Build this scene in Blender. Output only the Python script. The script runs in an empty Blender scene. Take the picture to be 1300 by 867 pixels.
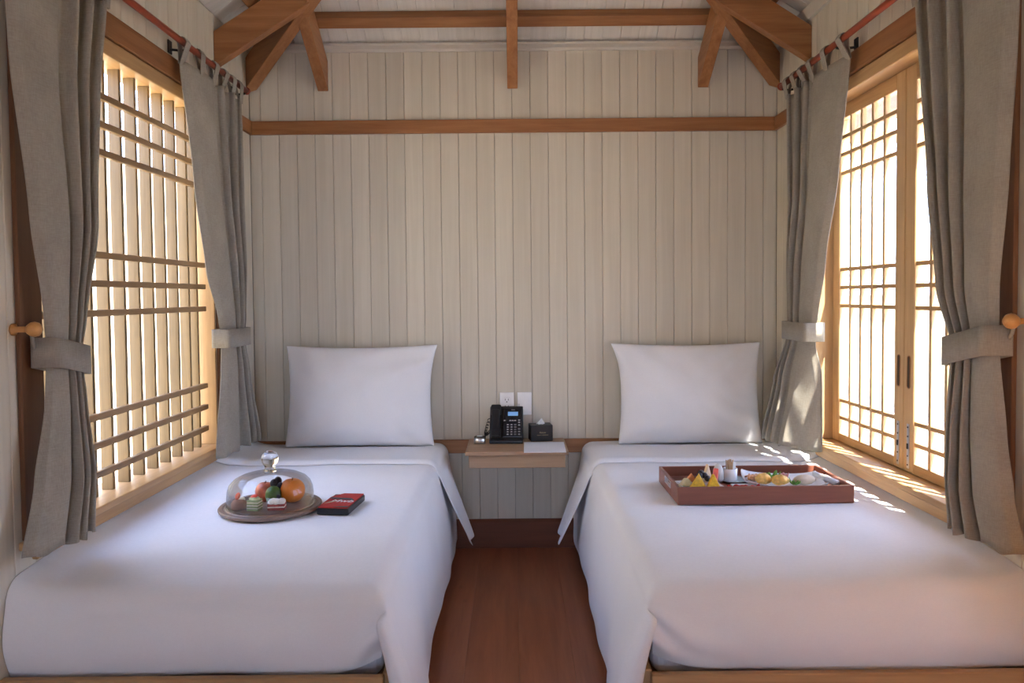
import bpy, bmesh, math, random
from mathutils import Vector, Matrix, noise
from math import sin, cos, pi, radians as R, sqrt

random.seed(7)
S = bpy.context.scene
COL = S.collection

# ------------------------------------------------------------------ camera
cam_d = bpy.data.cameras.new('camera')
cam = bpy.data.objects.new('camera', cam_d)
COL.objects.link(cam)
cam_d.sensor_width = 36.0
cam_d.lens = 27.0
cam_d.shift_x = -2.0 / 1300
cam_d.shift_y = -23.5 / 1300
cam_d.clip_start = 0.02
cam.matrix_world = Matrix.Translation((0, 0, 1.284)) @ Matrix.Rotation(R(88), 4, 'X') @ Matrix.Rotation(R(-0.52), 4, 'Z')
S.camera = cam

# ------------------------------------------------------------------ sky, sun, exposure
S.view_settings.view_transform = 'Standard'
S.view_settings.look = 'None'
S.view_settings.gamma = 1.0
S.view_settings.use_curve_mapping = False
S.view_settings.exposure = 0.46

w = bpy.data.worlds.new('sky')
S.world = w
w.use_nodes = True
nt = w.node_tree
nt.nodes.clear()
wo = nt.nodes.new('ShaderNodeOutputWorld')
bg = nt.nodes.new('ShaderNodeBackground')
rmp = nt.nodes.new('ShaderNodeValToRGB')
tc = nt.nodes.new('ShaderNodeTexCoord')
sp = nt.nodes.new('ShaderNodeSeparateXYZ')
nt.links.new(tc.outputs['Generated'], sp.inputs[0])
nt.links.new(sp.outputs['Z'], rmp.inputs[0])
rmp.color_ramp.elements[0].position = 0.0
rmp.color_ramp.elements[0].color = (0.62, 0.75, 1.0, 1)
rmp.color_ramp.elements[1].position = 0.7
rmp.color_ramp.elements[1].color = (0.38, 0.55, 1.0, 1)
nt.links.new(rmp.outputs[0], bg.inputs[0])
bg.inputs[1].default_value = 7.6
nt.links.new(bg.outputs[0], wo.inputs[0])

sun_d = bpy.data.lights.new('sun', 'SUN')
sun_d.energy = 52.0
sun_d.angle = R(0.8)
sun_d.color = (1.0, 0.93, 0.82)
sun = bpy.data.objects.new('sun', sun_d)
COL.objects.link(sun)
sun.rotation_euler = Vector((-0.22, 0.42, -0.88)).to_track_quat('-Z', 'Y').to_euler()

# ------------------------------------------------------------------ materials
def new_mat(name):
    m = bpy.data.materials.new(name)
    m.use_nodes = True
    t = m.node_tree
    return m, t, t.nodes['Principled BSDF']

def plain(name, col, rough=0.5, metal=0.0, spec=0.5, var=0.0, scale=30, bump=0.0, trans=0.0, sheen=0.0):
    m, t, b = new_mat(name)
    b.inputs['Roughness'].default_value = rough
    b.inputs['Metallic'].default_value = metal
    b.inputs['Specular IOR Level'].default_value = spec
    b.inputs['Sheen Weight'].default_value = sheen
    if trans:
        b.inputs['Subsurface Weight'].default_value = trans
        b.inputs['Subsurface Radius'].default_value = (0.01, 0.006, 0.004)
    tc = t.nodes.new('ShaderNodeTexCoord')
    n = t.nodes.new('ShaderNodeTexNoise')
    n.inputs['Scale'].default_value = scale
    n.inputs['Detail'].default_value = 5
    t.links.new(tc.outputs['Object'], n.inputs['Vector'])
    r = t.nodes.new('ShaderNodeValToRGB')
    r.color_ramp.elements[0].position = 0.3
    r.color_ramp.elements[1].position = 0.7
    r.color_ramp.elements[0].color = tuple(max(0, c * (1 - var)) for c in col) + (1,)
    r.color_ramp.elements[1].color = tuple(min(1, c * (1 + var)) for c in col) + (1,)
    t.links.new(n.outputs['Fac'], r.inputs[0])
    t.links.new(r.outputs[0], b.inputs['Base Color'])
    if bump:
        bp = t.nodes.new('ShaderNodeBump')
        bp.inputs['Strength'].default_value = bump
        bp.inputs['Distance'].default_value = 0.002
        t.links.new(n.outputs['Fac'], bp.inputs['Height'])
        t.links.new(bp.outputs[0], b.inputs['Normal'])
    return m

def wood(name, c0, c1, axis='Z', rough=0.5, fine=70, stretch=0.05, vary=0.12, bump=0.12, spec=0.35, knots=0.0):
    """procedural wood, grain along a local axis, each object a little different"""
    m, t, b = new_mat(name)
    L = t.links.new
    tc = t.nodes.new('ShaderNodeTexCoord')
    oi = t.nodes.new('ShaderNodeObjectInfo')
    sc = t.nodes.new('ShaderNodeVectorMath'); sc.operation = 'SCALE'
    sc.inputs[0].default_value = (17.3, 9.1, 23.7)
    L(oi.outputs['Random'], sc.inputs['Scale'])
    ad = t.nodes.new('ShaderNodeVectorMath'); ad.operation = 'ADD'
    L(tc.outputs['Object'], ad.inputs[0]); L(sc.outputs[0], ad.inputs[1])
    mp = t.nodes.new('ShaderNodeMapping')
    s = [1.0, 1.0, 1.0]; s['XYZ'.index(axis)] = stretch
    mp.inputs['Scale'].default_value = s
    L(ad.outputs[0], mp.inputs['Vector'])
    n1 = t.nodes.new('ShaderNodeTexNoise'); n1.inputs['Scale'].default_value = fine; n1.inputs['Detail'].default_value = 6
    n1.inputs['Roughness'].default_value = 0.6; n1.inputs['Distortion'].default_value = 0.6
    L(mp.outputs[0], n1.inputs['Vector'])
    n2 = t.nodes.new('ShaderNodeTexNoise'); n2.inputs['Scale'].default_value = fine * 0.22; n2.inputs['Detail'].default_value = 3
    n2.inputs['Distortion'].default_value = 1.5
    L(mp.outputs[0], n2.inputs['Vector'])
    mx = t.nodes.new('ShaderNodeMath'); mx.operation = 'ADD'
    L(n1.outputs['Fac'], mx.inputs[0]); L(n2.outputs['Fac'], mx.inputs[1])
    r = t.nodes.new('ShaderNodeValToRGB')
    r.color_ramp.elements[0].position = 0.72; r.color_ramp.elements[1].position = 1.28
    hv = t.nodes.new('ShaderNodeMath'); hv.operation = 'MULTIPLY'; hv.inputs[1].default_value = 0.5
    r.color_ramp.elements[0].position = 0.34; r.color_ramp.elements[1].position = 0.66
    L(mx.outputs[0], hv.inputs[0]); L(hv.outputs[0], r.inputs[0])
    r.color_ramp.elements[0].color = c0 + (1,); r.color_ramp.elements[1].color = c1 + (1,)
    br = t.nodes.new('ShaderNodeHueSaturation')
    mr = t.nodes.new('ShaderNodeMapRange')
    mr.inputs['To Min'].default_value = 1 - vary; mr.inputs['To Max'].default_value = 1 + vary
    L(oi.outputs['Random'], mr.inputs['Value']); L(mr.outputs[0], br.inputs['Value'])
    L(r.outputs[0], br.inputs['Color'])
    col = br.outputs['Color']
    if knots:
        vo = t.nodes.new('ShaderNodeTexVoronoi'); vo.inputs['Scale'].default_value = 3.2
        mp2 = t.nodes.new('ShaderNodeMapping')
        s2 = [1.6, 1.6, 1.6]; s2['XYZ'.index(axis)] = 0.8
        mp2.inputs['Scale'].default_value = s2
        L(ad.outputs[0], mp2.inputs['Vector']); L(mp2.outputs[0], vo.inputs['Vector'])
        kr = t.nodes.new('ShaderNodeMapRange'); kr.inputs['From Min'].default_value = 0.02; kr.inputs['From Max'].default_value = 0.09
        kr.inputs['To Min'].default_value = knots; kr.inputs['To Max'].default_value = 0.0
        L(vo.outputs['Distance'], kr.inputs['Value'])
        mk = t.nodes.new('ShaderNodeMix'); mk.data_type = 'RGBA'
        L(kr.outputs[0], mk.inputs['Factor']); L(col, mk.inputs['A'])
        mk.inputs['B'].default_value = tuple(c * 0.3 for c in c0) + (1,)
        col = mk.outputs['Result']
    L(col, b.inputs['Base Color'])
    b.inputs['Roughness'].default_value = rough
    b.inputs['Specular IOR Level'].default_value = spec
    bp = t.nodes.new('ShaderNodeBump'); bp.inputs['Strength'].default_value = bump; bp.inputs['Distance'].default_value = 0.002
    L(n1.outputs['Fac'], bp.inputs['Height']); L(bp.outputs[0], b.inputs['Normal'])
    return m

def cloth(name, c0, c1, weave=900, trans=0.0, bump=0.2, big=6, sheen=0.1, slub=False):
    m, t, b = new_mat(name)
    L = t.links.new
    tc = t.nodes.new('ShaderNodeTexCoord')
    a = t.nodes.new('ShaderNodeTexNoise'); a.inputs['Scale'].default_value = weave; a.inputs['Detail'].default_value = 3
    mp = t.nodes.new('ShaderNodeMapping'); mp.inputs['Scale'].default_value = (1, 1, 0.12)
    L(tc.outputs['Object'], mp.inputs[0]); L(mp.outputs[0], a.inputs['Vector'])
    c = t.nodes.new('ShaderNodeTexNoise'); c.inputs['Scale'].default_value = weave; c.inputs['Detail'].default_value = 3
    mp2 = t.nodes.new('ShaderNodeMapping'); mp2.inputs['Scale'].default_value = (0.12, 0.12, 1)
    L(tc.outputs['Object'], mp2.inputs[0]); L(mp2.outputs[0], c.inputs['Vector'])
    g = t.nodes.new('ShaderNodeTexNoise'); g.inputs['Scale'].default_value = big; g.inputs['Detail'].default_value = 4
    L(tc.outputs['Object'], g.inputs['Vector'])
    s1 = t.nodes.new('ShaderNodeMath'); s1.operation = 'ADD'; L(a.outputs['Fac'], s1.inputs[0]); L(c.outputs['Fac'], s1.inputs[1])
    s2 = t.nodes.new('ShaderNodeMath'); s2.operation = 'MULTIPLY_ADD'; s2.inputs[1].default_value = 0.33
    L(s1.outputs[0], s2.inputs[0])
    s3 = t.nodes.new('ShaderNodeMath'); s3.operation = 'MULTIPLY'; s3.inputs[1].default_value = 0.33
    L(g.outputs['Fac'], s3.inputs[0]); L(s3.outputs[0], s2.inputs[2])
    r = t.nodes.new('ShaderNodeValToRGB')
    r.color_ramp.elements[0].position = 0.36; r.color_ramp.elements[1].position = 0.64
    r.color_ramp.elements[0].color = c0 + (1,); r.color_ramp.elements[1].color = c1 + (1,)
    L(s2.outputs[0], r.inputs[0]); L(r.outputs[0], b.inputs['Base Color'])
    b.inputs['Roughness'].default_value = 0.9
    b.inputs['Specular IOR Level'].default_value = 0.15
    b.inputs['Sheen Weight'].default_value = sheen
    bp = t.nodes.new('ShaderNodeBump'); bp.inputs['Strength'].default_value = bump; bp.inputs['Distance'].default_value = 0.001
    L(s1.outputs[0], bp.inputs['Height']); L(bp.outputs[0], b.inputs['Normal'])
    if trans:
        tr = t.nodes.new('ShaderNodeBsdfTranslucent'); L(r.outputs[0], tr.inputs['Color'])
        mix = t.nodes.new('ShaderNodeMixShader'); mix.inputs[0].default_value = trans
        L(b.outputs[0], mix.inputs[1]); L(tr.outputs[0], mix.inputs[2])
        L(mix.outputs[0], t.nodes['Material Output'].inputs['Surface'])
    return m

def thin_glass(name, tint=(1, 1, 1), gloss=1.0, rim=0.0):
    m, t, b = new_mat(name)
    t.nodes.remove(b)
    L = t.links.new
    tr = t.nodes.new('ShaderNodeBsdfTransparent'); tr.inputs[0].default_value = tint + (1,)
    gl = t.nodes.new('ShaderNodeBsdfGlossy'); gl.inputs['Roughness'].default_value = 0.02
    fr = t.nodes.new('ShaderNodeFresnel'); fr.inputs['IOR'].default_value = 1.5
    mu = t.nodes.new('ShaderNodeMath'); mu.operation = 'MULTIPLY'; mu.inputs[1].default_value = gloss
    L(fr.outputs[0], mu.inputs[0])
    if rim:
        lw = t.nodes.new('ShaderNodeLayerWeight'); lw.inputs['Blend'].default_value = 0.25
        rr = t.nodes.new('ShaderNodeValToRGB')
        rr.color_ramp.elements[0].color = tint + (1,); rr.color_ramp.elements[0].position = 0.5
        rr.color_ramp.elements[1].color = tuple(c * (1 - rim) for c in tint) + (1,)
        L(lw.outputs['Facing'], rr.inputs[0]); L(rr.outputs[0], tr.inputs[0])
    mx = t.nodes.new('ShaderNodeMixShader')
    L(mu.outputs[0], mx.inputs[0]); L(tr.outputs[0], mx.inputs[1]); L(gl.outputs[0], mx.inputs[2])
    L(mx.outputs[0], t.nodes['Material Output'].inputs['Surface'])
    return m

def emit(name, col, s):
    m, t, b = new_mat(name)
    b.inputs['Base Color'].default_value = col + (1,)
    b.inputs['Emission Color'].default_value = col + (1,)
    b.inputs['Emission Strength'].default_value = s
    return m

M = {}
WW0, WW1 = (0.60, 0.55, 0.45), (0.68, 0.63, 0.53)
M['wash'] = wood('whitewashed_boards', WW0, WW1, 'Z', 0.65, 60, 0.03, 0.05, 0.10, 0.25)
M['wash_side'] = M['wash']
M['ceil'] = wood('whitewashed_ceiling', (0.60, 0.57, 0.52), (0.70, 0.665, 0.61), 'Z', 0.65, 60, 0.03, 0.05, 0.1, 0.25)
M['cream'] = plain('cream_paint', (0.58, 0.54, 0.47), 0.55, var=0.03)
M['groove'] = plain('board_joint', (0.24, 0.21, 0.175), 0.9)
M['orange'] = wood('orange_timber', (0.235, 0.093, 0.034), (0.385, 0.178, 0.072), 'X', 0.42, 55, 0.06, 0.10, 0.08, 0.4)
M['orange_y'] = wood('orange_timber_lengthwise', (0.235, 0.093, 0.034), (0.385, 0.178, 0.072), 'Y', 0.42, 55, 0.06, 0.06, 0.08, 0.4)
M['lat_z'] = wood('lattice_wood_upright', (0.50, 0.31, 0.145), (0.63, 0.42, 0.21), 'Z', 0.45, 80, 0.05, 0.10, 0.08, 0.4)  # lightened to stand in for bounced light and haze on the sashes
M['slat'] = wood('brown_slat_wood', (0.17, 0.108, 0.042), (0.24, 0.160, 0.070), 'Z', 0.45, 80, 0.05, 0.10, 0.08, 0.4)  # slats alone get this darker, even tone
M['bar'] = wood('brown_lattice_bar_wood', (0.27, 0.16, 0.075), (0.37, 0.235, 0.115), 'Y', 0.45, 80, 0.05, 0.08, 0.08, 0.4)
M['lat_y'] = wood('lattice_wood_lengthwise', (0.44, 0.255, 0.11), (0.57, 0.355, 0.165), 'Y', 0.45, 80, 0.05, 0.08, 0.08, 0.4)  # bounce and haze painted in here too, as a lighter wood
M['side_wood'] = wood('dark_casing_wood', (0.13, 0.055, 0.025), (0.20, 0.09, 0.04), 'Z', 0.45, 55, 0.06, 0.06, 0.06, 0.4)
M['floor'] = wood('red_brown_floor', (0.28, 0.085, 0.034), (0.41, 0.145, 0.062), 'Y', 0.38, 34, 0.08, 0.02, 0.05, 0.45, knots=0.6)
M['redwood'] = wood('dark_red_skirting', (0.12, 0.036, 0.016), (0.19, 0.062, 0.028), 'X', 0.45, 45, 0.06, 0.08, 0.05)
M['shelf'] = wood('tan_veneer', (0.34, 0.215, 0.125), (0.44, 0.29, 0.18), 'X', 0.45, 60, 0.05, 0.04, 0.05)
M['bedwood'] = wood('bed_frame_wood', (0.34, 0.185, 0.08), (0.50, 0.30, 0.14), 'X', 0.45, 50, 0.06, 0.06, 0.06)
M['sheet'] = cloth('white_cotton', (0.78, 0.78, 0.80), (0.84, 0.84, 0.86), 900, 0.0, 0.05, 5, 0.05)
M['linen'] = cloth('grey_linen', (0.34, 0.31, 0.26), (0.47, 0.435, 0.37), 420, 0.24, 0.30, 9, 0.1)
M['rod'] = wood('red_stained_rod', (0.22, 0.035, 0.018), (0.36, 0.07, 0.032), 'Y', 0.35, 60, 0.05, 0.05, 0.05)
M['knob'] = wood('honey_wood_knob', (0.50, 0.23, 0.07), (0.66, 0.34, 0.12), 'X', 0.35, 90, 0.1, 0.04, 0.04)
M['steel'] = plain('brushed_steel', (0.70, 0.70, 0.72), 0.3, 1.0, var=0.05)
M['dark'] = plain('dark_metal', (0.03, 0.028, 0.026), 0.5, 0.3)
M['black'] = plain('black_plastic', (0.010, 0.010, 0.012), 0.38, var=0.1)
M['black2'] = plain('black_gloss', (0.014, 0.014, 0.018), 0.2, var=0.1)
M['keys'] = plain('grey_keycap', (0.16, 0.16, 0.18), 0.5)
M['whiteink'] = plain('white_print', (0.75, 0.75, 0.75), 0.6)
M['gold'] = plain('gold_print', (0.42, 0.36, 0.22), 0.5)
M['lcd'] = emit('backlit_screen', (0.16, 0.34, 0.62), 0.35)
M['plate'] = plain('white_plastic', (0.88, 0.87, 0.86), 0.4, var=0.02)
M['paper'] = plain('white_paper', (0.80, 0.80, 0.86), 0.8, var=0.01)
M['tissue'] = plain('tissue', (0.85, 0.85, 0.83), 0.9, var=0.02)
M['china'] = plain('white_china', (0.80, 0.81, 0.83), 0.12, var=0.01)
M['tray'] = wood('mahogany_tray', (0.18, 0.060, 0.036), (0.27, 0.098, 0.062), 'X', 0.38, 45, 0.06, 0.05, 0.05, 0.45)
M['board'] = wood('dark_serving_wood', (0.15, 0.095, 0.07), (0.28, 0.20, 0.155), 'X', 0.4, 70, 0.06, 0.05, 0.08)
M['glass'] = thin_glass('window_glass', (0.995, 1.0, 1.0), 0.5)
M['dome'] = thin_glass('cloche_glass', (0.985, 0.99, 0.99), 0.75, 0.06)
g, t, b = new_mat('solid_glass'); b.inputs['Transmission Weight'].default_value = 1; b.inputs['Roughness'].default_value = 0.0; b.inputs['IOR'].default_value = 1.48
M['solidglass'] = g
M['red'] = plain('red_felt', (0.42, 0.022, 0.014), 0.7, var=0.08, bump=0.2, scale=300)

def food(name, col, rough=0.45, var=0.15, scale=60, bump=0.2, sss=0.15):
    M[name] = plain(name, col, rough, var=var, scale=scale, bump=bump, trans=sss)
food('apple_skin', (0.52, 0.13, 0.07), 0.35, 0.45, 35)
food('orange_skin', (0.80, 0.24, 0.03), 0.4, 0.08, 200)
food('green_skin', (0.055, 0.12, 0.02), 0.35, 0.4, 40)
food('grape_skin', (0.022, 0.012, 0.018), 0.3, 0.3, 80)
food('stem', (0.06, 0.04, 0.02), 0.7, 0.2)
food('cocoa_cream', (0.40, 0.24, 0.18), 0.6, 0.1)
food('white_cream', (0.80, 0.74, 0.66), 0.5, 0.05)
food('green_sponge', (0.30, 0.36, 0.20), 0.8, 0.2, 150)
food('green_cream', (0.60, 0.64, 0.36), 0.6, 0.15, 90)
food('red_sponge', (0.34, 0.06, 0.045), 0.8, 0.2, 150)
food('strawberry', (0.75, 0.09, 0.05), 0.35, 0.3, 120)
food('pineapple', (0.86, 0.52, 0.035), 0.4, 0.22, 90)
food('watermelon', (0.80, 0.16, 0.13), 0.4, 0.2, 70)
food('melon', (0.72, 0.62, 0.36), 0.4, 0.15, 60)
food('papaya', (0.82, 0.30, 0.10), 0.4, 0.15, 60)
food('apple_flesh', (0.78, 0.62, 0.42), 0.45, 0.12, 60)
food('potato', (0.80, 0.48, 0.12), 0.5, 0.25, 70)
food('sausage', (0.62, 0.50, 0.36), 0.4, 0.12, 40)
food('ham', (0.72, 0.30, 0.27), 0.4, 0.25, 70)
food('lettuce', (0.14, 0.32, 0.04), 0.5, 0.4, 60)
food('noodles', (0.70, 0.36, 0.17), 0.5, 0.35, 90)
food('sugar_paper', (0.50, 0.33, 0.19), 0.6, 0.2, 60)
food('mint_china', (0.62, 0.76, 0.78), 0.2, 0.02, 10, 0, 0)
food('shaker', (0.66, 0.67, 0.66), 0.3, 0.05, 20, 0, 0)
food('leaf', (0.10, 0.22, 0.045), 0.55, 0.45, 25, 0, 0)
food('sand', (0.36, 0.34, 0.29), 0.9, 0.08, 3, 0, 0)
food('paving', (0.44, 0.42, 0.38), 0.85, 0.05, 4, 0, 0)  # slab colour kept pale to bounce sunlight through the casement
food('stucco', (0.66, 0.55, 0.38), 0.9, 0.06, 6, 0, 0)
M['lampshade'] = cloth('lamp_shade_cloth', (0.70, 0.52, 0.32), (0.78, 0.60, 0.40), 400, 0.6)

# ------------------------------------------------------------------ mesh builder
class MB:
    def __init__(s):
        s.bm = bmesh.new()
    def _merge(s, b, mat=None):
        if mat is not None:
            bmesh.ops.transform(b, matrix=mat, verts=b.verts)
        me = bpy.data.meshes.new('t')
        b.to_mesh(me); b.free()
        s.bm.from_mesh(me)
        bpy.data.meshes.remove(me)
    def box(s, x0, x1, y0, y1, z0, z1, bev=0.0, seg=1, mat=None):
        b = bmesh.new()
        bmesh.ops.create_cube(b, size=1)
        bmesh.ops.transform(b, matrix=Matrix.Translation(((x0 + x1) / 2, (y0 + y1) / 2, (z0 + z1) / 2)) @ Matrix.Diagonal((abs(x1 - x0), abs(y1 - y0), abs(z1 - z0), 1)), verts=b.verts)
        if bev:
            bmesh.ops.bevel(b, geom=b.edges[:], offset=bev, segments=seg, affect='EDGES', profile=0.5)
        s._merge(b, mat)
        return s
    def prism(s, poly, ext, bev=0.0, seg=1, mat=None):
        """poly: 3D points in order; ext: extrusion vector"""
        b = bmesh.new()
        v = [b.verts.new(p) for p in poly]
        v2 = [b.verts.new(Vector(p) + Vector(ext)) for p in poly]
        n = len(v)
        b.faces.new(v); b.faces.new(v2[::-1])
        for i in range(n):
            b.faces.new((v[i], v2[i], v2[(i + 1) % n], v[(i + 1) % n]))
        bmesh.ops.recalc_face_normals(b, faces=b.faces)
        if bev:
            bmesh.ops.bevel(b, geom=b.edges[:], offset=bev, segments=seg, affect='EDGES', profile=0.5)
        s._merge(b, mat)
        return s
    def lathe(s, prof, n=32, mat=None, cap=True):
        b = bmesh.new()
        rings = []
        for r, z in prof:
            rings.append([b.verts.new((r * cos(2 * pi * i / n), r * sin(2 * pi * i / n), z)) for i in range(n)] if r > 1e-6 else [b.verts.new((0, 0, z))])
        for a, c in zip(rings, rings[1:]):
            for i in range(n):
                j = (i + 1) % n
                if len(a) == 1 and len(c) == 1: continue
                if len(a) == 1: b.faces.new((a[0], c[j], c[i]))
                elif len(c) == 1: b.faces.new((a[i], a[j], c[0]))
                else: b.faces.new((a[i], a[j], c[j], c[i]))
        if cap:
            if len(rings[0]) > 1: b.faces.new(rings[0][::-1])
            if len(rings[-1]) > 1: b.faces.new(rings[-1])
        bmesh.ops.recalc_face_normals(b, faces=b.faces)
        s._merge(b, mat)
        return s
    def ball(s, c, r, sq=(1, 1, 1), rough=0.0, seed=0.0, seg=20, rings=12, mat=None):
        b = bmesh.new()
        bmesh.ops.create_uvsphere(b, u_segments=seg, v_segments=rings, radius=1)
        for v in b.verts:
            k = 1 + rough * noise.noise(v.co * 2.2 + Vector((seed, seed * 1.7, 0)))
            v.co = Vector((v.co.x * r * sq[0] * k, v.co.y * r * sq[1] * k, v.co.z * r * sq[2] * k)) + Vector(c)
        s._merge(b, mat)
        return s
    def tube(s, pts, r, n=8, close=False, rad=None):
        b = bmesh.new()
        pts = [Vector(p) for p in pts]
        rings = []
        N = len(pts)
        up = Vector((0, 0, 1))
        for i, p in enumerate(pts):
            if close: d = pts[(i + 1) % N] - pts[i - 1]
            else: d = pts[min(i + 1, N - 1)] - pts[max(i - 1, 0)]
            d.normalize()
            a = d.cross(up)
            if a.length < 1e-3: a = d.cross(Vector((1, 0, 0)))
            a.normalize(); c = a.cross(d)
            rr = rad[i] if rad else r
            rings.append([b.verts.new(p + (a * cos(2 * pi * k / n) + c * sin(2 * pi * k / n)) * rr) for k in range(n)])
        for i in range(N if close else N - 1):
            A, B = rings[i], rings[(i + 1) % N]
            for k in range(n):
                b.faces.new((A[k], A[(k + 1) % n], B[(k + 1) % n], B[k]))
        if not close:
            b.faces.new(rings[0][::-1]); b.faces.new(rings[-1])
        bmesh.ops.recalc_face_normals(b, faces=b.faces)
        s._merge(b)
        return s
    def grid(s, f, us, vs):
        b = bmesh.new()
        V = [[b.verts.new(f(u, v)) for u in us] for v in vs]
        for j in range(len(vs) - 1):
            for i in range(len(us) - 1):
                b.faces.new((V[j][i], V[j][i + 1], V[j + 1][i + 1], V[j + 1][i]))
        s._merge(b)
        return s
    def mesh(s, name, mat, smooth=False):
        me = bpy.data.meshes.new(name)
        s.bm.to_mesh(me); s.bm.free()
        me.materials.append(mat)
        if smooth:
            for p in me.polygons: p.use_smooth = True
        return me
    def build(s, name, mat, parent=None, smooth=False, loc=None, rot=None):
        return place(name, s.mesh(name, mat, smooth), parent, loc, rot)

def place(name, me, parent=None, loc=None, rot=None):
    o = bpy.data.objects.new(name, me)
    COL.objects.link(o)
    if parent: o.parent = parent
    if loc is not None: o.location = loc
    if rot is not None: o.rotation_euler = rot
    return o

def mod_solid(o, t, off=0.0):
    m = o.modifiers.new('solid', 'SOLIDIFY'); m.thickness = t; m.offset = off
    return o
def mod_sub(o, l=1):
    m = o.modifiers.new('sub', 'SUBSURF'); m.levels = l; m.render_levels = l; m.boundary_smooth = 'PRESERVE_CORNERS'
    return o

def tag(o, label, cat, group=None):
    o['label'] = label; o['category'] = cat
    if group: o['group'] = group
    return o
def thing(name, label, cat, loc=(0, 0, 0), rotz=0.0, group=None, rot=None):
    o = bpy.data.objects.new(name, None)
    o.empty_display_size = 0.05
    COL.objects.link(o)
    o.location = loc
    o.rotation_euler = rot if rot else (0, 0, rotz)
    return tag(o, label, cat, group)
def struct(o, label, cat):
    o['kind'] = 'structure'; o['label'] = label; o['category'] = cat
    return o
def copy_tree(o, parent=None):
    c = o.copy(); COL.objects.link(c)
    if parent: c.parent = parent
    for ch in list(o.children): copy_tree(ch, c)
    return c
def text_mesh(body, size, depth=0.0004, align='CENTER', shear=0.0, sx=1.0):
    cu = bpy.data.curves.new('lettering', 'FONT')
    cu.body = body; cu.size = size; cu.extrude = depth; cu.align_x = align; cu.align_y = 'CENTER'; cu.shear = shear
    cu.resolution_u = 3
    o = bpy.data.objects.new('tmp_text', cu); COL.objects.link(o)
    dg = bpy.context.evaluated_depsgraph_get(); dg.update()
    me = bpy.data.meshes.new_from_object(o.evaluated_get(dg))
    bpy.data.objects.remove(o); bpy.data.curves.remove(cu)
    for v in me.vertices: v.co.x *= sx
    return me

# ------------------------------------------------------------------ room dimensions
XL, XR, YB, YR = -1.32, 1.335, 3.90, -1.70      # inner faces of the walls
EAVE, SLOPE = 2.55, 0.62
PW = 0.0904                                      # board pitch
PT = 0.014                                       # board thickness
WZ0, WZ1 = 0.62, 2.10                            # window opening
WY0, WY1 = 2.13, 3.40
WTH = 0.12                                       # wall thickness

# ------------------------------------------------------------------ floor
fl = MB().box(XL - WTH, XR + WTH, YR, YB + WTH, -0.06, -0.016).build('floor', M['groove'])
struct(fl, 'red brown wooden floor between the two white beds', 'floor')
fw = 0.19
x = XL
k = 0
while x < XR:
    x1 = min(x + fw, XR)
    cuts = [YR, YR + 0.9 + 0.6 * ((k * 7) % 5) / 5, YR + 2.3 + 0.5 * ((k * 3) % 4) / 4, YB - 0.02]
    if abs((x + x1) / 2) < 0.55 or True:
        for a, b_ in zip(cuts, cuts[1:]):
            m_ = MB().box(0, x1 - x - 0.0004, 0, b_ - a - 0.0004, -0.016, 0, 0.0003)
            m_.build('plank', M['floor'], fl, loc=(x, a, 0))
    x = x1; k += 1

# ------------------------------------------------------------------ walls
def plank_mesh(width, height):
    """board standing in the xz plane, front towards -y, chamfered long edges, origin lower left"""
    g, c = 0.0007, 0.0019
    p = [(g, PT, 0), (g, c, 0), (g + c, 0, 0), (width - g - c, 0, 0), (width - g, c, 0), (width - g, PT, 0)]
    return MB().prism(p, (0, 0, height)).mesh('plank', M['wash'])
_pm = {}
def board(parent, width, z0, z1, loc, rotz):
    key = (round(width, 4), round(z1 - z0, 4))
    if key not in _pm: _pm[key] = plank_mesh(width, z1 - z0)
    return place('plank', _pm[key], parent, loc, (0, 0, rotz))

wb = MB().box(XL - WTH, XR + WTH, YB + PT, YB + WTH, -0.06, EAVE + 0.03).build('wall_back', M['groove'])
struct(wb, 'whitewashed vertical board wall behind the two beds', 'wall')
xs = [XL]
x = -1.264
while x < XR - 0.01:
    if x > XL + 0.01: xs.append(x)
    x += PW
xs.append(XR)
for a, b_ in zip(xs, xs[1:]):
    board(wb, b_ - a, 0, EAVE, (a, YB, 0), 0)

def side_wall(name, side, label):
    """side -1 left, +1 right; window opening cut out, boards above, below and beside it"""
    X = XL if side < 0 else XR
    a, b_ = X + side * PT, X + side * WTH
    m_ = MB()
    m_.box(min(a, b_), max(a, b_), YR - 0.1, WY0, -0.06, EAVE + 0.02)
    m_.box(min(a, b_), max(a, b_), WY1, YB + PT, -0.06, EAVE + 0.02)
    m_.box(min(a, b_), max(a, b_), WY0, WY1, -0.06, WZ0)
    m_.box(min(a, b_), max(a, b_), WY0, WY1, WZ1, EAVE + 0.02)
    o = m_.build(name, M['groove'])
    struct(o, label, 'wall')
    ys = [YB - PW * k for k in range(0, 63)] + [YR]
    for y1, y0 in zip(ys, ys[1:]):
        spans = [(0.0, EAVE - 0.005)]
        if y0 < WY1 - 0.001 and y1 > WY0 + 0.001:
            spans = [(0.0, WZ0), (WZ1, EAVE - 0.005)]
            if y0 < WY0:
                _b(o, side, X, y0, WY0, (0.0, EAVE - 0.005)); y0 = WY0
            if y1 > WY1:
                _b(o, side, X, WY1, y1, (0.0, EAVE - 0.005)); y1 = WY1
        for sp_ in spans: _b(o, side, X, y0, y1, sp_)
    return o
def _b(o, side, X, y0, y1, zs):
    if y1 - y0 < 0.012: return
    # left wall faces +x, right wall faces -x
    if side < 0: board(o, y1 - y0, zs[0], zs[1], (X, y0, zs[0]), R(90))
    else: board(o, y1 - y0, zs[0], zs[1], (X, y1, zs[0]), R(-90))
wl = side_wall('wall_left', -1, 'whitewashed board wall around the slatted lattice window')
wr = side_wall('wall_right', 1, 'whitewashed board wall around the glazed casement window')

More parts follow.
